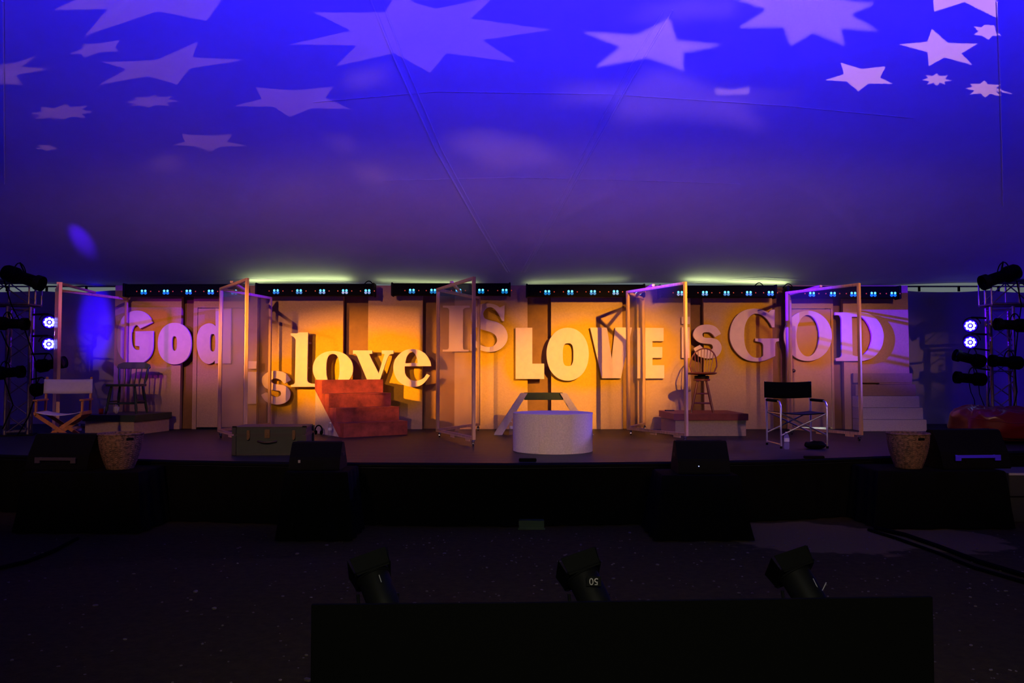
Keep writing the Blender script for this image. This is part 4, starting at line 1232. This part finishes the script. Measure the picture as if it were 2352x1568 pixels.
led_par('lower round blue led lamp on the right truss tower', 2229, 786, 11.85, (-.62, -.78, -.02), RX)
def profile_lamp(label, pl, pr, Y, anchor, Yr=None, s=1.0):
    """long theatre lamp; pl lens end, pr rear end (picture points)"""
    a = at_y(pl[0], pl[1], Y); b = at_y(pr[0], pr[1], Yr or Y); d = (a - b).normalized(); L = (a - b).length; A = frame_of(d)
    o = thing('profile_spotlight', label, 'stage light', b)
    MB().lathe([(.05 * s, 0), (.085 * s, .02), (.10 * s, L * .10), (.10 * s, L * .34), (.075 * s, L * .42)], 22, axis=A).build('lamp_house', 'black', o, smooth=True)
    MB().lathe([(.070 * s, L * .42), (.072 * s, L * .46), (.072 * s, L * .86)], 22, axis=A).build('barrel', 'black', o, smooth=True)
    MB().lathe([(.080 * s, L * .84), (.092 * s, L * .86), (.092 * s, L)], 22, axis=A, capt=False).build('lens_tube', 'blackmetal', o, smooth=True)
    side = Vector((-d.y, d.x, 0)).normalized()
    yk = [d * (L * .42) + side * (.12 * s * math.cos(PI * k / 12)) + Vector((0, 0, .02 + .15 * s * math.sin(PI * k / 12))) for k in range(13)]
    MB().tube(yk, .009, 6).build('yoke', 'blackmetal', o, smooth=True)
    an = Vector(anchor) - b
    MB().tube([d * (L * .42) + Vector((0, 0, .17 * s)), an], .013, 8).build('clamp', 'blackmetal', o, smooth=True)
    e = MB()
    for k in range(3): e.box(tuple(A @ Vector((.098 * s * math.cos(k * 2.1), .098 * s * math.sin(k * 2.1), L * (.12 + .07 * k)))), (.03, .03, .03))
    e.build('cooling_fin', 'black', o)
    return o
def towerpt(side, z): return (X(45, TY) if side < 0 else X(2298, TY), TY - .15, z)
profile_lamp('black profile spotlight lying on top of the left truss', (97, 652), (8, 624), 11.7, (X(60, TY), TY, 3.03), s=1.25)
profile_lamp('black profile spotlight at left truss level with the upper blue lamp', (62, 744), (-14, 742), 11.6, (X(30, TY), TY - .1, 2.45), s=1.0)
profile_lamp('black profile spotlight behind the left screen post', (149, 831), (84, 842), 11.9, (X(66, TY), TY, 1.9))
profile_lamp('black profile spotlight low on the left tower at the picture edge', (52, 853), (-18, 858), 11.6, (X(25, TY), TY - .1, 1.75))
profile_lamp('lowest black profile spotlight on the left tower above the canvas chair', (128, 884), (72, 898), 11.9, (X(66, TY), TY, 1.5))
profile_lamp('black profile spotlight aimed down from the top of the right truss', (2256, 650), (2340, 622), 11.7, (X(2300, TY), TY, 3.03), s=1.25)
profile_lamp('black profile spotlight at far right level with the upper blue lamp', (2288, 744), (2362, 748), 11.6, (X(2320, TY), TY - .1, 2.45))
profile_lamp('tilted black profile spotlight below the right blue lamps', (2194, 815), (2262, 832), 11.9, (X(2280, TY), TY, 1.95))
profile_lamp('black profile spotlight at far right just right of the tower', (2276, 828), (2348, 834), 11.6, (X(2320, TY), TY - .1, 1.95))
profile_lamp('lowest black profile spotlight on the right tower', (2195, 866), (2264, 872), 11.9, (X(2280, TY), TY, 1.65))
# loose cables on the towers
def cable(label, pts, r=.007, m='cable'):
    o = MB().tube(pts, r, 6).build('cable', m, smooth=True); tag(o, label, 'cable'); return o
def sag(a, b, s, n=12, wob=.0):
    a, b = Vector(a), Vector(b)
    return [a.lerp(b, i / n) + Vector((wob * math.sin(i * 1.9), 0, -s * math.sin(PI * i / n))) for i in range(n + 1)]
cable('thin black cable hanging from the tilted spotlight on the right tower', [at_y(px, py, 11.85) for px, py in ((2236, 846), (2239, 862), (2248, 884), (2250, 905), (2262, 935))])
cable('black cable hanging down beside the lowest right spotlight', [at_y(px, py, 11.85) for px, py in ((2226, 880), (2230, 900), (2238, 918), (2240, 945))])
cable('black cable running down the right truss tower', [at_y(px, py, 11.8) for px, py in ((2334, 640), (2346, 700), (2338, 760), (2330, 840), (2336, 900), (2328, 940))], .009)
cable('black cable bundle hanging on the left truss tower', [at_y(px, py, 11.75) for px, py in ((8, 640), (26, 700), (58, 760), (82, 830), (84, 900), (64, 960), (40, 1000))], .010)
cable('black cable looping low on the left tower', [at_y(px, py, 11.75) for px, py in ((2, 760), (20, 800), (10, 870), (30, 930), (6, 985))], .010)

# ============================================================ foreground
def fboard():
    a = at_y(715, 1389, 3.09); b = at_y(2142, 1368, 3.20)
    o = thing('masking_board', 'long low black masking board closest to the viewer', 'board', (a.x, a.y, 0), math.atan2(b.y - a.y, b.x - a.x))
    W = math.hypot(b.x - a.x, b.y - a.y); h0, h1 = a.z, b.z
    MB().prism([(0, .012), (W, .012), (W, h1 - .005), (W * .35, h0 - .004), (0, h0)], (1, 0, 0), (0, 0, 1), (0, 1, 0), .018).build('panel', 'skirt', o)
    f = MB()
    for x in (.03, W * .33, W * .66, W - .03): f.box((x, .04, h0 / 2 - .02), (.06, .045, h0 - .06))
    f.build('rear_stud', 'blackmetal', o)
    f = MB()
    for x in (.12, W - .12): f.box((x, .10, .02), (.06, .20, .04))
    f.build('foot', 'blackmetal', o)
fboard()
def par_can(label, px, py, Y, yaw, num=None, pale=None, doors=True):
    """seen from behind and above, nose up towards the stage"""
    c = at_y(px, py, Y)
    o = thing('par_lamp', label, 'stage light', (c.x, c.y, 0), yaw)
    zc = c.z
    d = Vector((-.35, .62, .72)).normalized(); A = frame_of(d); C0 = Vector((0, 0, zc))
    back = C0 - d * .11; nose = C0 + d * .055
    MB().lathe([(.025, -.14), (.045, -.137), (.060, -.11), (.067, -.07), (.069, .05), (.074, .052), (.074, .066)], 26, tuple(C0), A, capt=False).build('can', 'blackmetal', o, smooth=True)
    # square filter frame + barn doors
    u = Vector((1, 0, 0)); u = (u - d * u.dot(d)).normalized(); v = d.cross(u).normalized()
    m = MB(); q = C0 + d * .064
    for s_ in (-1, 1):
        m.bar(q + u * s_ * .074 - v * .080, q + u * s_ * .074 + v * .080, .012, .006, up=d); m.bar(q + v * s_ * .074 - u * .080, q + v * s_ * .074 + u * .080, .012, .006, up=d)
    m.build('filter_frame', 'black', o)
    if doors:
        for k, (ax, bx) in enumerate(((u, v), (v, u), (-u, v), (-v, u))):
            hinge = q + ax * .078
            t = (d * .97 + ax * .16).normalized()
            mm = MB(); nn = t.cross(bx)
            pl = [(-.072, -.01), (.072, -.01), (.080, .070), (-.080, .070)]
            mm.prism(pl, tuple(bx), tuple(t), tuple(nn), .002, tuple(hinge)); mm.build('barn_door', 'black', o)
    pipe = .50
    side = Vector((1, 0, 0))
    yk = [C0 + Vector((.085 * math.cos(PI * k / 12), 0, -.02 - (zc - pipe - .05) * math.sin(PI * k / 12))) for k in range(13)]
    MB().tube(yk, .007, 6).build('yoke', 'blackmetal', o, smooth=True)
    MB().tube([(0, 0, pipe + .035), (0, 0, 0.02)], .014, 10).build('stand_pole', 'blackmetal', o, smooth=True)
    m = MB(); m.lathe([(.11, 0), (.11, .012), (.03, .02)], 24); m.build('base', 'blackmetal', o, smooth=True)
    if num:
        cu = bpy.data.curves.new('number', 'FONT'); cu.body = num; cu.size = .040; cu.extrude = .0004; cu.align_x = 'CENTER'; cu.align_y = 'CENTER'
        tmp = bpy.data.objects.new('n_tmp', cu); COL.objects.link(tmp)
        dg = bpy.context.evaluated_depsgraph_get(); dg.update()
        me = bpy.data.meshes.new_from_object(tmp.evaluated_get(dg)); bpy.data.objects.remove(tmp)
        me.materials.clear(); me.materials.append(M['paint']); me.name = 'stencil_number'
        # stencil bridges: slits cut through the digits by thin dark bars
        n = bpy.data.objects.new('stencil_number', me); COL.objects.link(n); n.parent = o
        # a small plate turned to the viewer carries the number, upside down
        pn = C0 + Vector((.012, -.074, .052))
        pl = MB().box((0, 0, 0), (.062, .040, .002)).build('number_plate', 'black', o)
        view = (Vector((0, 0, CAMZ)) - Vector((c.x, c.y, pn.z))).normalized()
        qm = view.to_track_quat('Z', 'Y').to_matrix().to_4x4()
        pl.matrix_local = Matrix.Translation(pn) @ qm
        n.matrix_local = Matrix.Translation(pn + view * .0022) @ qm @ Matrix.Rotation(PI, 4, 'Z')
        n['label'] = 'white stencilled number 50, upside down'
    if pale:
        for (dx, dz, ex, ez) in pale:
            MB().bar(C0 + Vector((dx, -.062, dz)), C0 + Vector((ex, -.062, ez)), .004, .003).build('safety_wire', 'palebar', o)
    return o
par_can('left black footlight with barn doors above the masking board', 868, 1352, 3.42, R(8), pale=[(.006, .075, .016, .045)])
par_can('middle black footlight stencilled with an upside down 50', 1352, 1352, 3.42, R(2), '50')
par_can('right black footlight with a pale edged side above the masking board', 1842, 1346, 3.50, R(-4), pale=[(.030, .050, .068, -.03), (.085, .035, .068, -.0)])
# pebbles in view on the dirt
bm = bmesh.new()
rnd = random.Random(3)
for i in range(1500):
    y = 2.6 + 5.4 * rnd.random() ** .9; x = (rnd.random() - .5) * 1.34 * y + 0
    dens = .35 + .65 * (math.exp(-((x - 0) / 1.4) ** 2) + (x > 1.6) * .8)
    if rnd.random() > dens or 3.0 < y < 3.75: continue
    r = rnd.uniform(.004, .011) * (1 + (rnd.random() < .04) * .9)
    rr = bmesh.ops.create_icosphere(bm, subdivisions=1, radius=r)
    mx = Matrix.Translation((x, y, r * .35)) @ Matrix.Rotation(rnd.random() * 6, 4, 'Z') @ Matrix.Diagonal((rnd.uniform(.8, 1.6), 1, rnd.uniform(.4, .7), 1))
    bmesh.ops.transform(bm, matrix=mx, verts=rr['verts'])
me = bpy.data.meshes.new('gravel'); bm.to_mesh(me); bm.free(); me.materials.append(M['pebble'])
o = bpy.data.objects.new('gravel', me); COL.objects.link(o)
tag(o, 'scattered small pale stones on the dark dirt floor', 'gravel', kind='stuff')
# cables on the ground
def gcable(label, pxs, r):
    P = [at_z(a, b, r * .9) for a, b in pxs]; Q = []
    for a, b in zip(P, P[1:]):
        for i in range(8): Q.append(a.lerp(b, i / 8))
    Q.append(P[-1]); cable(label, Q, r)
gcable('black cable lying across the dirt at far left', ((-60, 1320), (0, 1304), (60, 1290), (120, 1266), (178, 1236)), .018)
gcable('thick black cable on the dirt leading to the far right stand', ((2010, 1212), (2080, 1228), (2160, 1256), (2250, 1290), (2400, 1335)), .022)
gcable('second black cable beside the thick one at far right', ((1995, 1216), (2060, 1236), (2150, 1268), (2240, 1304), (2400, 1350)), .016)
# flat board under the stage edge
p = at_z(1220, 1210, 0)
o = thing('wooden_block', 'small dull wooden block at the foot of the stage skirt', 'block', (p.x, p.y - .10, 0))
MB().box((0, 0, .05), (.26, .09, .09), bev=.004).build('block_body', 'green', o)
MB().box((0, -.05, .012), (.28, .01, .018)).build('edge_strip', 'greenslab', o)
# equipment case at right edge
p = at_y(2318, 1086, 8.55)
o = thing('flight_case', 'grey equipment case with pale metal edge at the right picture edge', 'case', (p.x, 8.55, 0))
MB().box((.45, .30, p.z / 2), (.90, .60, p.z - .01), bev=.006).build('case_body', 'grey', o)
MB().box((.45, .0, p.z - .012), (.91, .014, .024)).build('edge_strip', 'palebar', o)
MB().box((.45, .0, p.z * .52), (.90, .012, .018)).build('lid_seam', 'blackmetal', o)

# ============================================================ star projectors behind the viewer
def star_projector(label, G0, stars, col, power, soft, angle=84):
    G0 = Vector(G0); tgt = Vector((.3, 11.5, 5.0)); d = (tgt - G0).normalized()
    q = d.to_track_quat('Z', 'Y'); A = q.to_matrix()
    D = .42; RO = .46
    o = thing('star_projector', label, 'projector', (G0.x, G0.y, 0))
    L0 = Vector((0, 0, G0.z))
    paths = [[(RO * math.cos(k * 2 * PI / 48), RO * math.sin(k * 2 * PI / 48)) for k in range(48)]]
    for st in stars:
        P = []
        for (px, py) in st:
            w_ = at_roof(px, py) - G0; l = A.transposed() @ w_
            P.append((l.x / l.z * D, l.y / l.z * D))
        if max(math.hypot(*p_) for p_ in P) < RO - .01: paths.append(P)
        else: print('star outside plate', st[0])
    g = from_curve('gobo_plate', paths, .0006, 'black', 0.0, o)
    g.matrix_local = Matrix.Translation(L0 + d * D) @ A.to_4x4()
    g['label'] = 'dark plate with star shaped holes'
    MB().lathe([(.06, -.12), (.10, -.11), (RO + .012, D - .16), (RO + .012, D + .01)], 36, tuple(L0), A, capt=False).build('housing', 'black', o, smooth=True)
    MB().tube([(0, -.02, .02), (0, -.02, G0.z - .16)], .02, 10).build('stand_pole', 'blackmetal', o, smooth=True)
    MB().lathe([(.25, 0), (.25, .02), (.05, .04)], 24).build('base', 'blackmetal', o, smooth=True)
    l = lamp('star_lamp', 'SPOT', L0, None, col, power, soft, angle, .05)
    l.rotation_euler = d.to_track_quat('-Z', 'Y').to_euler(); l.parent = o
def h2(l): return [(a / 2, b / 2) for a, b in l]
S_left = [
 h2([(240,48),(495,42),(385,165),(725,52),(950,95),(1020,-5),(1150,-60),(900,-80),(700,-150),(620,-60),(400,-30)]),
 h2([(315,245),(375,225),(375,198),(440,200),(550,183),(530,215),(545,235),(455,240),(385,268),(375,247)]),
 h2([(-60,320),(0,296),(60,290),(165,255),(105,305),(225,318),(70,345),(105,388),(0,385),(-60,400)]),
 h2([(470,285),(715,275),(910,190),(885,262),(1125,275),(870,315),(815,388),(680,350),(450,390),(580,318)]),
 h2([(125,520),(190,513),(185,490),(250,496),(305,475),(325,493),(405,483),(375,503),(430,515),(375,523),(400,543),(325,535),(300,548),(255,541),(250,555),(230,539),(155,547),(190,530)]),
 h2([(570,467),(630,460),(610,445),(680,447),(710,432),(725,447),(800,440),(770,455),(820,465),(765,470),(780,487),(715,480),(680,497),(655,483),(595,490),(625,475)]),
 h2([(1075,487),(1200,455),(1175,400),(1345,415),(1530,397),(1495,450),(1610,500),(1430,497),(1330,537),(1255,490)]),
 h2([(790,665),(850,650),(830,615),(950,622),(1065,615),(1045,650),(1140,670),(1015,673),(965,697),(905,672)]),
 h2([(150,683),(185,675),(160,665),(205,667),(230,662),(240,673),(270,682),(235,687),(215,695),(195,687)]),
 [(665,102),(805,70),(720,28),(885,28),(915,-30),(950,5),(1000,20),(1135,-8),(1082,42),(1268,68),(1108,92),(1187,143),(1025,122),(988,167),(905,122),(770,152),(818,104)]]
S_mid = [[(1338,73),(1463,80),(1538,42),(1555,92),(1660,103),(1570,122),(1570,162),(1490,133),(1368,153),(1425,108)],
 [(1680,-5),(1760,22),(1697,63),(1800,62),(1815,105),(1868,75),(1943,106),(1930,65),(2020,72),(1955,32),(2010,8),(1900,-5),(1860,-50),(1800,-20)],
 [(1642,202),(1683,207),(1725,198),(1718,216),(1645,217)]]
S_right = [[(2065,102),(2130,95),(2140,65),(2178,98),(2247,100),(2210,122),(2236,150),(2170,132),(2133,152),(2130,120)],
 [(1895,184),(1938,170),(1930,143),(1980,158),(2035,152),(2023,178),(2052,192),(1995,192),(1972,210),(1945,187)],
 [(2118,183),(2132,179),(2125,172),(2142,174),(2152,168),(2160,175),(2178,172),(2172,181),(2187,185),(2170,187),(2172,195),(2160,190),(2152,198),(2145,190),(2128,194),(2135,187)],
 [(2217,203),(2234,199),(2227,192),(2250,192),(2262,184),(2270,193),(2298,195),(2288,202),(2330,217),(2290,210),(2300,222),(2275,215),(2263,225),(2252,214),(2228,217),(2237,208)],
 [(2142,-10),(2145,27),(2215,5),(2290,42),(2290,-25),(2200,-35)],
 [(2235,60),(2255,62),(2262,56),(2285,58),(2290,75),(2303,83),(2280,82),(2272,92),(2255,82),(2235,80),(2247,72)]]
S_blur = [[(1250,197),(1440,200),(1500,160),(1560,170),(1640,205),(1860,225),(1700,240),(1770,300),(1620,272),(1540,268),(1400,280),(1435,235),(1245,232),(1330,215)],
 [(1015,310),(1075,310),(1100,297),(1170,315),(1235,325),(1240,345),(1310,350),(1255,360),(1305,388),(1215,370),(1165,385),(1095,372),(1085,350),(1020,338),(1060,328)],
 [(790,182),(850,165),(895,160),(880,180),(840,195),(795,195)],
 [(745,325),(770,318),(815,325),(815,338),(785,340)],
 [(800,385),(860,383),(910,405),(875,413),(850,415),(815,400)],
 [(655,435),(685,433),(705,442),(690,450),(665,446)],
 h2([(675,745),(720,742),(730,728),(775,735),(850,748),(800,765),(785,778),(750,765),(695,768),(715,755)]),
 [(1420,40),(1500,20),(1600,0),(1700,10),(1680,30),(1560,35)]]
WP = (1.0, .42, .30)
star_projector('star projector on a stand behind the viewer, far left', (-2.2, -1.9, 2.6), S_left, (1.0, .36, .20), 900, .0002)
star_projector('star projector on a stand behind the viewer, left of centre', (-.6, -1.9, 2.6), S_blur, (1.0, .40, .22), 800, .004)
star_projector('star projector on a stand behind the viewer, right of centre', (1.0, -1.9, 2.6), S_mid, (1.0, .42, .26), 2300, .0009)
star_projector('star projector on a stand behind the viewer, far right', (2.6, -1.9, 2.6), S_right, (1.0, .46, .28), 5200, .0002)

# ============================================================ back stage work lamps (behind the set walls)
def work_lamp(label, x, y, z, aim, col, power, L):
    o = thing('work_lamp', label, 'work light', (x, y, z))
    MB().box((0, 0, -.04), (L, .09, .05), bev=.008).build('tray', 'blackmetal', o)
    MB().cyl((-L / 2 + .05, 0, 0), (L / 2 - .05, 0, 0), .013, seg=10).build('tube', mat('glowing work lamp tube', (.9, .9, .8), .3, emit=col, estr=2.0), o, smooth=True)
    MB().cyl((0, 0, -.06), (0, 0, STAGE - z), .015, seg=8).build('stand_pole', 'blackmetal', o)
    l = lamp('work_lamp_light', 'AREA', (0, 0, .03), None, col, power, sx=L, sy=.05)
    l.rotation_euler = (PI + .3, 0, 0); l.parent = o
GC = (.82, 1.0, .42)
for i, (x, wt) in enumerate(((-4.0, 2.4), (-1.6, .5), (1.2, .25), (4.2, 1.9))):
    work_lamp('work lamp tube behind the set walls above the %s' % ('trunk', 'red steps', 'round plinth', 'right platform')[i], x, 14.62, 3.19, None, GC, wt, 1.9)
# lamp on the floor behind the knobbed door: its light shows under the door
o = lamp('door_gap_light', 'AREA', (5.25, 14.05, STAGE + .25), (5.25, 13.3, STAGE + .02), (.95, .95, .85), 5, sx=.7, sy=.2)
